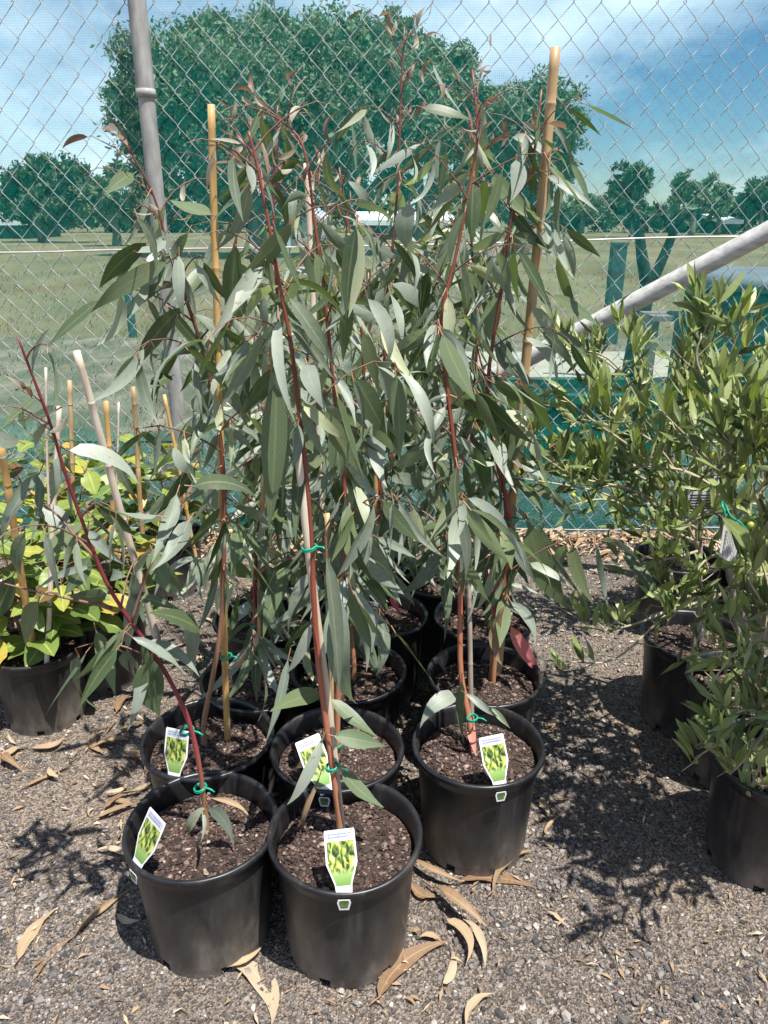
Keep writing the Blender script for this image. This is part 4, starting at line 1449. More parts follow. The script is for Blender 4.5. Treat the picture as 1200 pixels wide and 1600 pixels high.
# ---- second row, left
g5 = gum('eucalyptus sapling with golden bamboo cane behind the front pot of the leaning sapling', 325, 1150)
Y = g5.location.y
p5 = stem_part(g5, 'stem', stem_px(g5, [(318, 1135), (332, 1060), (345, 980), (350, 860), (348, 720), (330, 600), (302, 500), (266, 400), (238, 300), (184, 205)], Y + 0.02, Y + 0.03), 0.007, 0.0018, M['brown_stem'])
stake(g5, 'stake', (331, 162), (355, 1150), Y + 0.03, Y + 0.04, 0.0076, M['bamboo_gold'])
tie_part(g5, 354, 1026, Y + 0.03, 0.012)
grow(g5, p5, 0.36, 15, 104, (0.11, 0.175), 0.27, 6, seed=105)
for kd, a, b, w in (('d', (330, 336), (264, 312), 30), ('n', (180, 205), (168, 200), 18), ('d', (208, 272), (163, 305), 24), ('d', (255, 450), (192, 500), 28), ('g', (240, 390), (200, 500), 36),
                    ('g', (275, 500), (235, 552), 52), ('d', (268, 588), (232, 608), 36), ('d', (262, 410), (142, 488), 24), ('d', (285, 480), (210, 580), 22), ('g', (280, 400), (288, 500), 26),
                    ('n', (200, 228), (166, 204), 20), ('g', (215, 395), (256, 412), 28), ('d', (395, 545), (380, 640), 34)):
    aim_leaf(g5, kd, a, b, Y + R_(-0.06, 0.06), Y + R_(-0.08, 0.06), w)

# ---- second pot of the right column
g6 = gum('eucalyptus sapling with tall thick bamboo stake and a drooping pink red leaf', 757, 1052)
Y = g6.location.y
p6 = stem_part(g6, 'stem', stem_px(g6, [(772, 1040), (785, 930), (797, 820), (772, 700), (762, 600), (784, 450), (802, 330), (832, 250), (846, 140)], Y + 0.02, Y + 0.05), 0.0078, 0.002, M['red_stem'])
stem_part(g6, 'stem', [Vector((at(768, 1040, Y + .03).x, Y + .03, SOIL_Z - .01)), at(775, 920, Y + .02), at(790, 800, Y + .02), at(768, 640, Y + .04), at(745, 540, Y + .05)], 0.006, 0.002, M['crimson_stem'])
stake(g6, 'stake', (868, 74), (815, 640), Y + 0.05, Y + 0.06, 0.0122, M['bamboo'])
tie_part(g6, 800, 812, Y + 0.02, 0.015)
grow(g6, p6, 0.22, 17, 150, (0.11, 0.185), 0.30, 8, seed=106)
for kd, a, b, w in (('d', (828, 818), (888, 952), 50), ('r', (798, 978), (850, 1062), 24), ('y', (790, 945), (785, 1040), 26), ('g', (798, 940), (836, 1012), 30),
                    ('g', (690, 870), (694, 1004), 36), ('d', (768, 270), (842, 352), 36), ('d', (862, 462), (938, 512), 22), ('g', (800, 366), (888, 412), 24),
                    ('g', (862, 192), (896, 262), 14), ('d', (892, 256), (922, 326), 14), ('g', (850, 642), (786, 664), 16), ('g', (806, 250), (796, 318), 30),
                    ('d', (870, 402), (905, 500), 20), ('g', (830, 480), (880, 580), 30), ('d', (880, 445), (935, 470), 18), ('g', (868, 520), (920, 560), 22), ('g', (790, 640), (840, 720), 40),
                    ('g', (770, 960), (774, 1040), 22), ('d', (760, 905), (720, 930), 32), ('g', (840, 360), (872, 410), 26)):
    aim_leaf(g6, kd, a, b, Y + R_(-0.05, 0.08), Y + R_(-0.08, 0.08), w)

# ---- the rows behind
REST = [
    ('eucalyptus sapling in the shaded pot between the two centre columns behind the tilted tag', 545, 1046,
     [(552, 1020), (542, 900), (546, 760), (568, 610), (560, 460), (542, 340), (530, 262)], 0.06, 'red_stem', 0.40, 12, 110),
    ('tallest eucalyptus sapling with flushed twiggy top in the sunlit pot left of the gap', 590, 958,
     [(598, 930), (592, 800), (600, 650), (602, 500), (612, 400), (622, 280), (626, 150), (632, 42)], 0.08, 'red_stem', 0.42, 14, 132),
    ('eucalyptus sapling in the dark pot behind the tall thick bamboo stake', 757, 962,
     [(762, 930), (752, 800), (740, 660), (746, 500), (736, 360), (748, 240), (746, 130)], 0.08, 'crimson_stem', 0.40, 14, 124),
    ('eucalyptus sapling deep in the block with its pot half hidden above the sunlit pot', 580, 884,
     [(586, 868), (600, 760), (638, 610), (652, 460), (688, 360), (702, 285)], 0.05, 'brown_stem', 0.40, 12, 118),
    ('eucalyptus sapling in the shaded pot beside the golden bamboo cane', 405, 1058,
     [(400, 1035), (398, 950), (402, 850), (420, 710), (438, 560), (430, 410), (428, 270), (434, 165)], 0.06, 'crimson_stem', 0.42, 12, 112),
    ('eucalyptus sapling in the middle left pot of the third row with drooping grey leaves', 412, 964,
     [(406, 945), (404, 850), (394, 750), (378, 600), (352, 460), (384, 310), (392, 185)], 0.06, 'crimson_stem', 0.40, 12, 112),
    ('eucalyptus sapling at the back of the block with a pinkish bamboo stake', 478, 905,
     [(480, 890), (476, 780), (470, 640), (488, 500), (484, 380), (500, 270)], 0.05, 'brown_stem', 0.38, 12, 118),
    ('eucalyptus sapling in the far pot behind the dark pot of the right column', 688, 900,
     [(690, 885), (684, 780), (672, 640), (664, 500), (700, 400), (722, 310)], 0.05, 'brown_stem', 0.38, 12, 118),
]
rest_roots = []
for i, (lab, px, py, st, dy, sm, t0, nb, nl) in enumerate(REST):
    g = gum(lab, px, py)
    rest_roots.append(g)
    Y = g.location.y
    p = stem_part(g, 'stem', stem_px(g, st, Y + 0.015, Y + dy), 0.0072, 0.0017, M[sm])
    grow(g, p, t0 - 0.25, nb + 6, int(nl * 1.12), (0.11, 0.185), 0.31, 9 if i != 1 else 20, seed=200 + i, kinds='gggggd')
    ty = st[1][1] * 0.7 + st[0][1] * 0.3
    tie_part(g, st[1][0] * 0.7 + st[0][0] * 0.3, ty, Y + 0.02, 0.012)
for (k, a, b, dy, r, m) in ((0, (478, 255), (500, 700), 0.10, 0.0075, 'stake_pale'), (6, (405, 560), (400, 860), 0.0, 0.009, 'stake_pale'),
                            (1, (575, 420), (588, 800), 0.06, 0.0075, 'bamboo'), (2, (780, 560), (772, 800), 0.05, 0.008, 'stake_grey'), (4, (420, 520), (408, 900), 0.04, 0.0075, 'bamboo')):
    g = rest_roots[k]
    stake(g, 'stake', a, b, g.location.y + dy, g.location.y + dy * 0.4, r, M[m])
aim_leaf(rest_roots[1], 'r', (610, 932), (622, 958), 1.95, 1.95, 12)
aim_leaf(rest_roots[1], 'g', (585, 870), (614, 936), 1.98, 1.95, 22)
aim_leaf(rest_roots[4], 'y', (394, 982), (392, 1020), 1.62, 1.60, 20)
aim_leaf(rest_roots[4], 'y', (385, 1015), (352, 1045), 1.62, 1.60, 18)
aim_leaf(rest_roots[4], 'g', (360, 905), (364, 985), 1.66, 1.62, 44)
aim_leaf(rest_roots[4], 'g', (350, 840), (370, 912), 1.66, 1.62, 46)

# ------------------------------------------------------------------ yellow green seedlings on the left
BROAD = 'potted yellow green seedlings crowded on one side'


def broad(label, px, py, stems, n_leaf, h, seed, Lr=(0.085, 0.14)):
    root = potted('potted_seedling', label, 'potted plant', px, py, BROAD, h, rs=0.9)
    rnd = random.Random(seed)
    for (dx, dy, hh, lx) in stems:
        b = root.location + Vector((dx, dy, SOIL_Z * h / 0.28 - 0.01))
        hh += 0.05
        pts = [b, b + Vector((lx * 0.2, 0.01, hh * 0.35)), b + Vector((lx * 0.6, -0.01, hh * 0.7)), b + Vector((lx, 0.0, hh))]
        q = stem_part(root, 'stem', pts, 0.0045, 0.0016, M['brown_stem'])
        k = len(q) - 1
        m = n_leaf // len(stems)
        az = rnd.uniform(0, 6.28)
        for i in range(m):
            t = 0.12 + 0.86 * (i + rnd.random()) / m
            x = t * k
            j = min(int(x), k - 1)
            p = q[j].lerp(q[j + 1], x - j)
            az += 2.2 + rnd.uniform(-0.4, 0.4)
            hd = Vector((math.cos(az), math.sin(az), 0))
            reach = rnd.uniform(0.02, 0.09) * (1.2 - 0.6 * t)
            e = p + hd * reach + Vector((0, 0, reach * 0.5))
            lp = [p - root.location, e - root.location]
            obj('branch', mesh('branch', *tube(lp, [0.0016, 0.001], 4, cap=False), M['petiole'], True), root)
            ld = (hd + Vector((0, 0, rnd.uniform(-0.7, 0.35)))).normalized()
            n = Vector((rnd.uniform(-.5, .5), rnd.uniform(-.6, .3), 1))
            L = rnd.uniform(*Lr) * (1.1 - 0.35 * t)
            put_leaf(root, rnd.choice(broad_leaves), e + ld * L * 0.15, ld, n, L, rnd.uniform(0.9, 1.2))
    return root


b1_ = broad('yellow green seedling with orange tinged leaves in the black pot at the picture edge', 55, 1006, [(0, 0, 0.30, -0.04), (0.05, 0.03, 0.26, 0.07), (-0.05, 0.03, 0.33, -0.07)], 96, 0.245, 1)
b2_ = broad('yellow green seedling in the pot half hidden behind the drooping crimson stem', 160, 950, [(0, 0, 0.36, 0.0), (0.04, 0.03, 0.30, 0.07), (-0.05, 0, 0.38, -0.06)], 90, 0.245, 2)
b3_ = broad('yellow green seedling cut by the picture edge in the row behind the front seedling', -50, 945, [(0, 0, 0.42, 0.03), (0.05, 0.0, 0.36, 0.08)], 40, 0.245, 3)
b4_ = broad('yellow green seedling in the back row against the fence with several canes', 95, 868, [(0, 0, 0.44, 0.02), (0.05, 0, 0.36, 0.1), (-0.04, 0, 0.4, -0.08)], 90, 0.245, 4)
b5_ = broad('yellow green seedling in the dark pot just left of the gum saplings by the fence', 262, 832, [(0, 0, 0.36, 0.0), (-0.06, 0, 0.30, -0.10)], 72, 0.245, 5)
for (g, a, b, Ya, Yb, r, m) in ((b2_, (119, 548), (232, 952), 1.85, 1.95, 0.0105, 'stake_pale'), (b4_, (109, 594), (112, 700), 2.5, 2.5, 0.0085, 'bamboo'),
                                (b4_, (166, 626), (173, 740), 2.45, 2.45, 0.0095, 'bamboo_gold'), (b4_, (186, 628), (183, 720), 2.55, 2.55, 0.004, 'stake_pale'),
                                (b5_, (208, 604), (214, 700), 2.6, 2.6, 0.009, 'bamboo'), (b5_, (257, 616), (276, 715), 2.5, 2.5, 0.0065, 'bamboo_gold'),
                                (b1_, (92, 634), (86, 760), 1.92, 1.90, 0.0072, 'stake_pale'), (b1_, (0, 690), (42, 950), 1.75, 1.85, 0.010, 'bamboo_gold'),
                                (b3_, (71, 574), (74, 700), 2.1, 2.1, 0.004, 'stake_pale')):
    stake(g, 'stake', a, b, Ya, Yb, r, M[m])

# ------------------------------------------------------------------ olive trees on the right
OLV = 'potted olive trees beside the open gravel'


def olive(label, px, py, trunk, branches, seed, trunk_r=0.011, leaf_n=280, Lr=(0.055, 0.088), fruit=8, foliage=230):
    root = potted('potted_olive_tree', label, 'potted tree', px, py, OLV)
    rnd = random.Random(seed)
    Y = root.location.y
    tp = [at(x, y, Y + dy) for x, y, dy in trunk]
    tp.insert(0, Vector((tp[0].x, tp[0].y, SOIL_Z - 0.01)))
    stem_part(root, 'trunk', tp, trunk_r, trunk_r * 0.5, M['olive_bark'], 9, 0.06)
    sites = []
    fr = []
    for br in branches:
        bp = smooth_path([at(x, y, Y + dy) for x, y, dy in br], 5)
        lp = [p - root.location for p in bp]
        k = len(lp)
        obj('branch', mesh('branch', *tube(lp, [0.0040 * (1 - 0.75 * i / k) + 0.0006 for i in range(k)], 6), M['pale_twig'], True), root)
        for i in range(2, k):
            sites.append((bp[i], (bp[i] - bp[i - 1]).normalized(), i / k))
        # side shoots
        for i in range(2, k - 1, 2):
            d = (bp[i + 1] - bp[i]).normalized()
            sd = (d * 0.6 + rand_unit() * 0.9 + Vector((0, 0, 0.25))).normalized()
            L = rnd.uniform(0.04, 0.11)
            sp = [bp[i]]
            for s in range(4):
                sd = (sd + rand_unit() * 0.15 + Vector((0, 0, 0.06))).normalized()
                sp.append(sp[-1] + sd * L / 4)
            obj('branch', mesh('branch', *tube([p - root.location for p in sp], [0.0018, 0.0015, 0.0012, 0.001, 0.0007], 4, cap=False), M['pale_twig'], True), root)
            for s in range(1, 5):
                sites.append((sp[s], (sp[s] - sp[s - 1]).normalized(), 0.5 + s / 8))
            fr.append(sp[2])
    rnd.shuffle(sites)
    sites.sort(key=lambda q_: -(q_[2] > 0.72))
    cnt = 0
    i = 0
    while cnt < leaf_n:
        p, d, t = sites[i % len(sites)]
        i += 1
        q = d.orthogonal().normalized()
        a = rnd.uniform(0, 6.28)
        sd = q * math.cos(a) + d.cross(q) * math.sin(a)
        ax = (d * 0.6 + Vector((0, 0, 0.9))).normalized() if t > 0.6 else d
        for s in ((1, -1, 0.3, -0.4) if t > 0.75 else (1, -1)):
            if abs(s) < 1:
                sd = d.cross(q).normalized() if rnd.random() < 0.5 else sd
            ld = (ax * rnd.uniform(0.8, 1.3) + sd * s * rnd.uniform(0.5, 0.9) + Vector((0, 0, rnd.uniform(0.0, 0.4)))).normalized()
            n = (Vector((0, -0.5, 0.6)) + sd * s * -0.4 + rand_unit() * 0.5)
            put_leaf(root, rnd.choice(olive_leaves), p + ld * 0.004, ld, n, rnd.uniform(*Lr), rnd.uniform(0.85, 1.15))
            cnt += 1
    # the finer inner and hinder leaves, too many to pick apart, as one part
    LV, LF = [], []
    upper = [q_ for q_ in sites if q_[0].z > 0.42] or sites
    for j in range(foliage):
        p, d, t = rnd.choice(upper)
        q = (rand_unit() * 0.9 + d * 0.8 + Vector((0, 0, 0.2))).normalized()
        n_ = rand_unit()
        sd = q.cross(n_).normalized()
        p = p + rand_unit() * 0.03 - root.location
        L = rnd.uniform(*Lr); w = L * 0.11
        k0 = len(LV)
        up = q.cross(sd) * 0.1 * L
        LV += [p, p + q * L * .45 + sd * w, p + q * L * .5 + up, p + q * L * .45 - sd * w, p + q * L]
        LF += [(k0, k0 + 1, k0 + 2), (k0, k0 + 2, k0 + 3), (k0 + 1, k0 + 4, k0 + 2), (k0 + 2, k0 + 4, k0 + 3)]
    tag(obj('foliage', mesh('foliage', LV, LF, M['olive_foliage'], True), root), kind='stuff')
    for j in range(fruit):
        p = rnd.choice(fr) + Vector((rnd.uniform(-.01, .01), rnd.uniform(-.01, .01), -0.014))
        s = rnd.uniform(0.0045, 0.0085)
        o = obj('olive', FRUIT, root, p - root.location)
        o.scale = (s, s, s * 1.15)
        o.rotation_euler = (rnd.uniform(-.4, .4), rnd.uniform(-.4, .4), 0)
    return root


fv, ff = [], []
for i in range(7):
    t = math.pi * i / 6
    for k in range(10):
        a = 2 * math.pi * k / 10
        fv.append((math.sin(t) * math.cos(a), math.sin(t) * math.sin(a), math.cos(t)))
for i in range(6):
    for k in range(10):
        ff.append((i * 10 + k, (i + 1) * 10 + k, (i + 1) * 10 + (k + 1) % 10, i * 10 + (k + 1) % 10))
FRUIT = mesh('olive', fv, ff, M['olive_fruit'], True)

olA = olive('olive tree at the back in the pot with a lit rim near the fence', 1060, 868, [(1064, 850, 0), (1062, 780, 0), (1056, 700, 0)],
            [[(1060, 800, 0), (1020, 815, -.05), (975, 830, -.08)], [(1058, 760, 0), (1020, 690, -.05), (960, 620, -.08), (905, 560, -.1)], [(1056, 710, 0), (1030, 620, -.05), (1000, 560, -.06), (985, 530, -.06)],
             [(1058, 720, 0), (1070, 640, -.05), (1075, 580, -.05)], [(1060, 770, 0), (990, 730, -.1), (930, 700, -.15), (870, 700, -.2)], [(1058, 740, 0), (1020, 640, -.05), (940, 560, -.1), (880, 545, -.1)], [(1060, 750, 0), (980, 680, -.1), (900, 660, -.15), (850, 740, -.2)], [(1062, 790, 0), (1000, 790, -.1), (940, 780, -.15), (890, 790, -.2)], [(1060, 760, 0), (1100, 690, 0), (1130, 600, 0)],
             [(1060, 740, 0), (1010, 650, -.1), (950, 560, -.12), (860, 545, -.15)]], 301, 0.009, 290)
olB = olive('olive tree in the shaded middle pot whose low branch reaches over the gravel', 1088, 992, [(1092, 960, 0), (1094, 850, 0), (1096, 720, 0)],
            [[(1094, 860, 0), (1050, 780, -.05), (990, 740, -.08), (930, 720, -.1)], [(1095, 800, 0), (1030, 700, -.05), (970, 660, -.08), (930, 600, -.1)],
             [(1096, 740, 0), (1080, 660, 0), (1060, 600, 0), (1050, 555, 0)], [(1096, 760, 0), (1130, 690, 0), (1150, 640, 0)],
             [(1092, 940, 0), (1040, 962, -.1), (960, 1030, -.16), (880, 1034, -.2)], [(1094, 820, 0), (1010, 720, -.1), (930, 660, -.14), (880, 620, -.16)], [(1094, 830, 0), (1020, 790, -.05), (960, 760, -.1), (910, 770, -.12)], [(1094, 860, 0), (1060, 870, -.05), (1020, 880, -.08), (985, 910, -.1)], [(1094, 840, 0), (1125, 850, -.05), (1150, 900, -.06)], [(1092, 920, 0), (1030, 960, -.05), (950, 985, -.1), (905, 970, -.15)],
             [(1094, 850, 0), (1010, 810, -.1), (940, 770, -.12), (800, 745, -.2)], [(1094, 830, 0), (1000, 770, -.1), (900, 745, -.14), (830, 700, -.2)]], 302, 0.010, 296)
olC = olive('olive tree with thick grey trunk and a hanging white label', 1168, 1064, [(1170, 1050, -.02), (1158, 960, -.02), (1146, 880, 0), (1142, 760, 0), (1138, 660, 0)],
            [[(1150, 880, 0), (1110, 870, -.05), (1070, 920, -.08), (1040, 980, -.1)], [(1146, 850, 0), (1180, 860, -.05), (1200, 920, -.08), (1195, 990, -.1)], [(1152, 910, 0), (1115, 940, -.06), (1090, 1000, -.08), (1080, 1060, -.1)], [(1146, 820, 0), (1110, 800, -.04), (1070, 820, -.06), (1050, 860, -.08)], [(1142, 740, 0), (1128, 640, 0), (1140, 560, 0), (1165, 495, 0)], [(1140, 700, 0), (1110, 620, 0), (1088, 560, 0), (1096, 525, 0)],
             [(1142, 760, 0), (1080, 690, -.05), (1030, 640, -.1)], [(1142, 720, 0), (1180, 660, 0), (1210, 610, 0)], [(1144, 780, 0), (1080, 740, .1), (1030, 730, .1), (980, 730, .1)],
             [(1144, 820, 0), (1190, 760, -.05), (1230, 690, -.05)], [(1140, 680, 0), (1140, 630, -.05), (1120, 590, -.08)]], 303, 0.015, 292)
olD = olive('olive tree at the front edge of the olives with fruit clusters over its shaded pot', 1222, 1186, [(1224, 1150, 0), (1226, 1000, 0), (1222, 850, 0), (1216, 740, 0)],
            [[(1224, 1040, 0), (1190, 1000, -.04), (1150, 1020, -.06), (1105, 1075, -.08)], [(1222, 1000, 0), (1190, 940, -.04), (1165, 900, -.05)], [(1224, 1100, 0), (1205, 1140, -.05), (1185, 1200, -.07), (1165, 1260, -.08)], [(1224, 1080, 0), (1180, 1120, -.05), (1140, 1150, -.07), (1085, 1185, -.08)], [(1224, 1090, 0), (1190, 1110, -.05), (1160, 1110, -.08), (1120, 1130, -.1)],
             [(1222, 880, 0), (1190, 800, 0), (1160, 720, 0), (1130, 680, 0)], [(1222, 880, 0), (1270, 800, 0), (1320, 740, 0)], [(1222, 820, 0), (1260, 720, .1), (1300, 640, .15)], [(1222, 860, 0), (1280, 840, -.15), (1310, 800, -.3)], [(1218, 790, 0), (1190, 720, 0), (1180, 670, 0), (1160, 640, 0)],
             [(1224, 1090, 0), (1190, 1150, -.05), (1160, 1190, -.08), (1140, 1210, -.08)], [(1222, 960, 0), (1200, 980, -.05), (1190, 1020, -.06)],
             [(1218, 800, 0), (1230, 740, 0), (1210, 690, 0)]], 304, 0.012, 296, fruit=22, foliage=300)
olE = olive('olive tree at the far back corner against the shade cloth', 1192, 876, [(1194, 860, 0), (1192, 780, 0), (1188, 690, 0)],
            [[(1190, 720, 0), (1160, 640, 0), (1120, 600, 0), (1080, 590, 0)], [(1188, 700, 0), (1190, 620, 0), (1200, 550, 0)], [(1190, 760, 0), (1140, 700, -.05), (1090, 690, -.08), (1040, 700, -.1)],
             [(1190, 740, 0), (1230, 660, 0), (1250, 600, 0)], [(1192, 790, 0), (1130, 780, -.05), (1080, 800, -.1)]], 305, 0.009, 280)
olF = olive('olive tree beyond the picture edge whose leaves hang over the front olive pot', 1450, 1285, [(1450, 1240, 0), (1455, 1050, 0), (1461, 900, 0), (1465, 780, 0)],
            [[(1459, 930, 0), (1405, 850, 0), (1335, 790, -.02), (1285, 770, -.03)], [(1461, 900, 0), (1395, 780, 0), (1325, 700, .05), (1295, 660, .05)], [(1463, 860, 0), (1415, 760, .1), (1355, 700, .2), (1315, 680, .25)],
             [(1465, 800, 0), (1435, 700, 0), (1385, 620, .05)], [(1461, 880, 0), (1445, 860, -.15), (1405, 840, -.25)], [(1465, 800, 0), (1505, 700, 0), (1545, 640, .05)],
             [(1463, 850, 0), (1515, 800, .1), (1565, 760, .2)], [(1461, 900, 0), (1525, 850, -.1), (1585, 830, -.15)], [(1463, 850, 0), (1485, 800, .25), (1485, 760, .4)]], 306, 0.011, 200, foliage=800)
stake(olC, 'stake', (1117, 742), (1138, 880), olC.location.y - 0.05, olC.location.y - 0.04, 0.0085, M['stake_grey'])
stake(olB, 'stake', (1086, 690), (1092, 900), olB.location.y + 0.04, olB.location.y + 0.03, 0.007, M['stake_pale'])


# ------------------------------------------------------------------ plant tags
def plant_tag(label, pot_root, phi, lean, roll, W=0.056, H=0.098):
    """a printed tag pushed through the slot in the rim: its face leans over the mix, its tail shows below the rim"""
    phi = math.radians(phi)
    o = Vector((math.cos(phi), math.sin(phi), 0))
    t = Vector((-math.sin(phi), math.cos(phi), 0))
    base = pot_root.location + o * 0.1415 + Vector((0, 0, 0.282))
    root = thing('plant_tag', label, 'plant tag', base, 'printed plant tags in the eucalyptus pots')
    up = (Vector((0, 0, 1)) * math.cos(lean) - o * math.sin(lean))
    nrm = (o * math.cos(lean) + Vector((0, 0, 1)) * math.sin(lean))
    cr, sr = math.cos(roll), math.sin(roll)
    ex, ey = t * cr + up * sr, up * cr - t * sr

    def P(x, y, z=0.0, ty=0):
        return ex * x + ey * y + nrm * z

    w, h = W / 2, H
    outl = [(-w * .50, -.012), (w * .50, -.012), (w * .56, 0.006), (w * 1.02, h * .42), (w, h * .97), (w * .95, h), (-w * .95, h), (-w, h * .97), (-w * 1.02, h * .42), (-w * .56, 0.006)]
    n = len(outl)
    vs = [P(x, y, 0) for x, y in outl] + [P(x, y, 0.0008) for x, y in outl]
    fs = [tuple(range(n - 1, -1, -1)), tuple(range(n, 2 * n))] + [(i, (i + 1) % n, n + (i + 1) % n, n + i) for i in range(n)]
    plate = obj('plate', mesh('plate', vs, fs, M['tag_white']), root)
    b = 0.0035
    pic = [(-w * .50 + b * .4, 0.004), (w * .50 - b * .4, 0.004), (w * 1.02 - b, h * .43), (w - b, h * .80), (-w + b, h * .80), (-w * 1.02 + b, h * .43)]
    obj('picture', mesh('picture', [P(x, y, 0.0012) for x, y in pic], [tuple(range(6))], M['tag_picture'],
                        uvs=[((x + w) / (2 * w), y / (h * .8)) for x, y in pic]), plate)
    hd = [(-w + b, h * .825), (w - b, h * .825), (w - b, h * .965), (-w + b, h * .965)]
    obj('header', mesh('header', [P(x, y, 0.0012) for x, y in hd], [(0, 1, 2, 3)], M['tag_header']), plate)
    mk = MB()
    rnd = random.Random(label)
    for row, yy in ((0, h * .915), (1, h * .862)):
        x = -w + b * 2
        while x < w - b * 3:
            l = rnd.uniform(0.002, 0.006)
            hh = 0.0022 if row else 0.0016
            x2 = min(x + l, w - b * 2)
            mk.add(([P(x, yy, 0.0016), P(x2, yy, 0.0016), P(x2, yy + hh, 0.0016), P(x, yy + hh, 0.0016)], [(0, 1, 2, 3)]))
            x += l + 0.0012
    obj('lettering', mk.mesh('lettering', M['tag_ink']), plate)
    # the tail below the rim, outside
    tb = o * 0.0125 + Vector((0, 0, -0.014))
    dn = Vector((0, 0, -1))
    tl = [(-.0105, 0), (.0105, 0), (.0125, .007), (.0085, .024), (-.0085, .024), (-.0125, .007)]
    n = len(tl)
    vs = [tb + t * x + dn * y for x, y in tl] + [tb + t * x + dn * y + o * 0.0008 for x, y in tl]
    fs = [tuple(range(n)), tuple(range(2 * n - 1, n - 1, -1))] + [(i, n + i, n + (i + 1) % n, (i + 1) % n) for i in range(n)]
    tail = obj('tail', mesh('tail', vs, fs, M['tag_white']), root)
    ti = [(x * .74, y * .74 + .0015) for x, y in tl]
    obj('tail_print', mesh('tail_print', [tb + t * x + dn * y + o * 0.0012 for x, y in ti], [tuple(range(n - 1, -1, -1))], M['green_print']), tail)
    return root


M['green_print'] = simple('green_print', [(0.3, (0.05, 0.10, 0.03)), (0.7, (0.14, 0.24, 0.06))], 120, 0.4)
plant_tag('plant tag facing out in the centre front pot, white edged with lime flowers', g1, -88, 0.70, 0.09)
plant_tag('plant tag on the outer rim of the front pot with the leaning crimson stem', g2, -132, 0.50, -0.10)
plant_tag('brightly lit plant tag in the front pot beside the open gravel', g3, -78, 0.55, 0.06)
plant_tag('tilted plant tag lying over the mix of the pot behind the centre front pot', g4, -97, 0.95, 0.50, H=0.115)
plant_tag('plant tag half hidden by stems in the pot with the golden bamboo cane', g5, -108, 0.35, 0.02)
plant_tag('plant tag standing upright at the back of a shaded pot below the sunlit pot', rest_roots[0], 62, 0.05, 0.0)
plant_tag('shaded plant tag in the sunlit pot with the tallest sapling', rest_roots[1], -103, 0.35, 0.0)

# hanging label on the olive with thick trunk
Yl = olC.location.y - 0.13
c = at(1140, 845, Yl)
hl = thing('hanging_label', 'white printed care label hanging from the thick olive trunk', 'plant label', c)


def hp(x, y, z=0.0):
    return Vector((x, -z + 0.2 * x, y))


ol_ = [(-.022, .045), (.02, .045), (.022, -.035), (.010, -.052), (-.020, -.036)]
n = 5
vs = [hp(x, y) for x, y in ol_] + [hp(x, y, 0.001) for x, y in ol_]
fs = [tuple(range(n)), tuple(range(2 * n - 1, n - 1, -1))] + [(i, n + i, n + (i + 1) % n, (i + 1) % n) for i in range(n)]
obj('card', mesh('card', vs, fs, M['tag_white']), hl)
ink = MB()
rnd = random.Random(5)
for k in range(7):
    x = -0.014 + 0.0042 * k
    y = 0.026
    while y > -0.030:
        l = rnd.uniform(0.003, 0.009)
        ww = 0.0024 if k == 0 else 0.0009
        ink.add(([hp(x, y, .0015), hp(x + ww, y, .0015), hp(x + ww, y - l, .0015), hp(x, y - l, .0015)], [(0, 1, 2, 3)]))
        y -= l + 0.0015
obj('lettering', ink.mesh('lettering', M['black_ink']), hl)
rk = MB()
rk.add(([hp(0.004, .028, .0016), hp(.012, .028, .0016), hp(.012, .022, .0016), hp(.004, .022, .0016)], [(3, 2, 1, 0)]))
obj('red_mark', rk.mesh('red_mark', M['red_ink']), hl)
st = [Vector((-.02, -.004, .045)), Vector((-.026, -.008, .07)), Vector((-.03, 0.0, .085)), Vector((-.018, .02, .085)), Vector((-.008, .0, .06)), Vector((0.01, -.006, .048)), Vector((0.03, -.006, .03))]
obj('tie', mesh('tie', *tube(smooth_path(st, 4), 0.0026, 6), M['tie'], True), hl)
aim_leaf(olC, 'o', (1128, 808), (1200, 872), Yl - 0.03, Yl - 0.03, 32)
c = at(1098, 786, olC.location.y + 0.02)
h2 = thing('care_card', 'dark striped care card half hidden among olive leaves behind the cut stake', 'plant label', c)
vs = [Vector((x, 0, y)) for x, y in ((-.04, .03), (.045, .026), (.043, -.03), (-.038, -.026))] + [Vector((x, -.001, y)) for x, y in ((-.04, .03), (.045, .026), (.043, -.03), (-.038, -.026))]
obj('card', mesh('card', vs, [(0, 1, 2, 3), (7, 6, 5, 4), (0, 4, 5, 1), (1, 5, 6, 2), (2, 6, 7, 3), (3, 7, 4, 0)], M['tag_white']), h2)
ink = MB()
for k in range(7):
    y = 0.022 - 0.0068 * k
    ink.add(([Vector((-.034, -.0014, y)), Vector((.038 - .004 * (k % 3), -.0014, y)), Vector((.038 - .004 * (k % 3), -.0014, y - .0032)), Vector((-.034, -.0014, y - .0032))], [(3, 2, 1, 0)]))
obj('lettering', ink.mesh('lettering', M['black_ink']), h2)

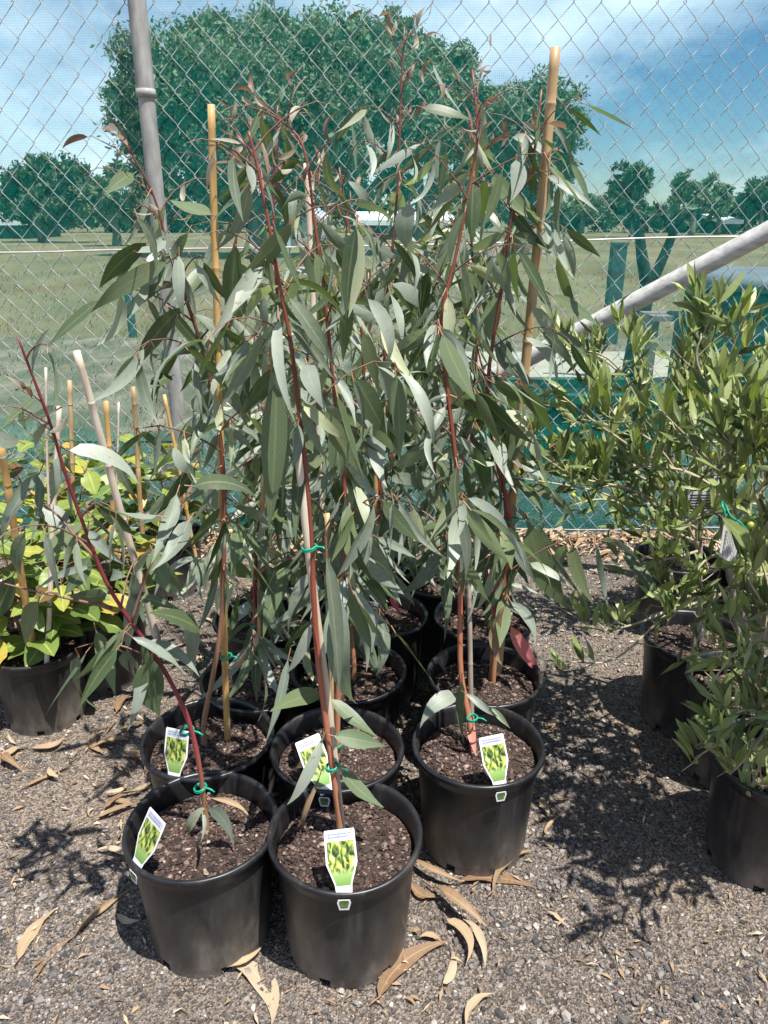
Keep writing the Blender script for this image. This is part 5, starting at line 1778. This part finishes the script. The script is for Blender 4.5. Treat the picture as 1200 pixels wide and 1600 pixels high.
# ------------------------------------------------------------------ fallen leaves
FALL = 'dry tan leaves fallen on the gravel'
FL = [
    ((40, 1228), (120, 1190), 14, 'long curved tan leaf on the gravel between the seedling pots and the leaning sapling'),
    ((165, 1238), (200, 1222), 14, 'short pale fallen leaf on gravel up from the two parallel tan leaves'),
    ((163, 1262), (226, 1236), 16, 'upper of two parallel tan leaves beside the rim of the leaning sapling pot'),
    ((152, 1277), (222, 1254), 16, 'lower of two parallel tan leaves beside the rim of the leaning sapling pot'),
    ((148, 1329), (208, 1347), 15, 'pale fallen leaf touching the shadow beside the leaning sapling pot'),
    ((28, 1500), (92, 1416), 20, 'broad tan leaf on the gravel nearest the lower picture corner'),
    ((58, 1524), (118, 1462), 20, 'tan leaf lying just below the broad corner leaf'),
    ((116, 1462), (210, 1384), 17, 'long twisted tan leaf running up to the leaning sapling pot'),
    ((183, 1428), (222, 1436), 15, 'small orange brown leaf in the shadow at the leaning sapling pot'),
    ((358, 1500), (424, 1604), 34, 'large wide tan leaf running out of the picture below the front pots'),
    ((340, 1512), (412, 1474), 16, 'tan leaf wedged against the foot of the leaning sapling pot'),
    ((592, 1558), (702, 1470), 26, 'long broad pale leaf beside the foot of the centre front pot'),
    ((698, 1436), (728, 1506), 20, 'tan leaf left of an orange leaf on open gravel'),
    ((724, 1436), (758, 1512), 20, 'orange tan leaf beside a paler twin on open gravel'),
    ((692, 1536), (703, 1474), 12, 'thin rust brown leaf crossing the tip of the broad pale leaf'),
    ((676, 1386), (762, 1448), 26, 'curved pale leaf arching away from the pot beside the gravel'),
    ((630, 1496), (644, 1424), 18, 'tan leaf standing against the side of the centre front pot'),
    ((656, 1463), (692, 1474), 18, 'short tan leaf above the broad pale leaf'),
    ((728, 1602), (772, 1552), 22, 'pale leaf at the bottom edge of the picture'),
    ((855, 1424), (886, 1448), 18, 'solitary pale leaf far out on the open gravel'),
    ((846, 1246), (862, 1276), 14, 'small orange leaf beside the pot at the open gravel'),
    ((722, 1376), (840, 1388), 22, 'tan leaf under the foot of the pot beside the open gravel'),
    ((770, 1392), (834, 1328), 22, 'upright tan leaf leaning on the foot of the pot beside the open gravel'),
    ((642, 1342), (726, 1378), 16, 'thin tan leaf between the two front pots'),
    ((640, 1372), (692, 1398), 18, 'rusty leaf between the two front pots under a thin tan leaf'),
    ((0, 1192), (52, 1166), 22, 'pale leaf in the litter below the seedling pot at the picture edge'),
    ((4, 1178), (36, 1202), 18, 'orange tan leaf crossing the litter at the picture edge'),
    ((50, 1168), (102, 1148), 20, 'tan leaf in the litter directly below the seedling pot'),
    ((148, 1166), (202, 1156), 15, 'tan leaf on the gravel midway between seedling pot and leaning sapling'),
    ((196, 1180), (226, 1206), 14, 'bent tan leaf beside the pot with the golden bamboo cane'),
    ((150, 1142), (166, 1176), 16, 'curled tan leaf near the drooping dark green leaf'),
    ((182, 1112), (226, 1084), 16, 'pale leaf beyond the drooping dark green leaf'),
    ((856, 1136), (884, 1130), 20, 'square torn tan leaf beside the pot with the pink red leaf'),
    ((1090, 1312), (1116, 1334), 16, 'orange leaf at the edge of the olive shade'),
    ((1150, 1330), (1206, 1348), 14, 'twisted pale leaf on the gravel below the front olive'),
    ((418, 1384), (438, 1328), 18, 'tan leaf in the gap between the leaning sapling pot and the centre front pot'),
    ((960, 1130), (984, 1140), 12, 'small yellow leaf in the dappled shade of the olives'),
]
for a, b, w, lab in FL:
    p, q = on(a[0], a[1], 0.012), on(b[0], b[1], 0.012)
    d = q - p
    L = d.length
    depth = p.y * CP + CAM_H * SP
    r0 = 0.19
    n = Vector((R_(-0.25, 0.25), R_(-0.25, 0.25), 1))
    o = put_leaf(None, random.choice(dry_leaves), p, d, n, L, min(max(w * depth / F / L / r0 * 1.08, 0.55), 1.9))
    o.name = 'fallen_leaf'
    tag(o, lab, 'fallen leaf', FALL)

POTS = [(o.location.x, o.location.y) for o in bpy.data.objects if o.get('category') in ('potted plant', 'potted tree')]
zones = (
    ('small dry tan leaf in the litter between the rows of eucalyptus pots', 46, lambda: (R_(-0.75, 0.45), R_(1.3, 2.9)), (0.04, 0.10)),
    ('dry tan leaf in the litter band along the foot of the chain link fence', 70, lambda: (R_(-2.0, 1.9), R_(3.02, 3.27)), (0.07, 0.15)),
    ('dry tan leaf under the seedling pots beside the gravel', 26, lambda: (R_(-1.4, -0.55), R_(1.5, 2.9)), (0.05, 0.11)),
    ('small pale leaf scrap lying loose on the open gravel strip', 16, lambda: (R_(0.25, 1.1), R_(0.9, 3.0)), (0.03, 0.06)),
)
for lab, cnt, f, Lr in zones:
    k = 0
    while k < cnt:
        x, y = f()
        if any((x - a) ** 2 + (y - b) ** 2 < 0.135 ** 2 for a, b in POTS):
            continue
        a = R_(0, 6.28)
        o = put_leaf(None, random.choice(dry_leaves), Vector((x, y, 0.008 + R_(0, 0.012))), Vector((math.cos(a), math.sin(a), R_(-.06, .10))), Vector((R_(-.35, .35), R_(-.35, .35), 1)),
                     R_(*Lr), R_(0.8, 1.5))
        o.name = 'fallen_leaf'
        tag(o, lab, 'fallen leaf', lab.split(' lying')[0] + 's')
        k += 1

# finer litter heaped along the fence: broken leaf bits
def bits(name, n, fx, fy, fz, Lr, m):
    x, y, z = fx(n), fy(n), fz(n)
    a = RNG.uniform(0, 2 * np.pi, n); tl = RNG.normal(0, 0.3, n)
    L = RNG.uniform(*Lr, n); W = L * RNG.uniform(0.12, 0.3, n)
    d = np.stack([np.cos(a) * np.cos(tl), np.sin(a) * np.cos(tl), np.sin(tl)], 1)
    s = np.stack([-np.sin(a), np.cos(a), RNG.normal(0, 0.3, n)], 1)
    c = np.stack([x, y, z], 1)
    up = np.array([0, 0, 1.0]) * (L * RNG.uniform(0.05, 0.3, n))[:, None]
    q = np.stack([c - d * L[:, None] / 2, c + s * W[:, None] / 2 + up * .6, c + d * L[:, None] / 2, c - s * W[:, None] / 2 + up], 1)
    return tag(obj(name, big_mesh(name, q.reshape(-1, 3), np.arange(n * 4).reshape(-1, 4), m, True, 4)), kind='stuff')


M['bits'] = island_mat('leaf_bits', [(0.0, (0.15, 0.09, 0.05)), (0.4, (0.28, 0.19, 0.11)), (0.8, (0.40, 0.30, 0.19)), (1.0, (0.48, 0.40, 0.29))], 0.75, 60)
bits('leaf_litter', 2600, lambda n: RNG.uniform(-2.2, 2.1, n), lambda n: 3.31 - np.abs(RNG.normal(0, 0.13, n)), lambda n: RNG.uniform(0.004, 0.035, n), (0.02, 0.09), M['bits'])
bits('ground_litter', 3200, lambda n: RNG.uniform(-1.4, 1.3, n), lambda n: RNG.uniform(0.8, 3.2, n), lambda n: RNG.uniform(0.004, 0.012, n), (0.008, 0.03), M['bits'])
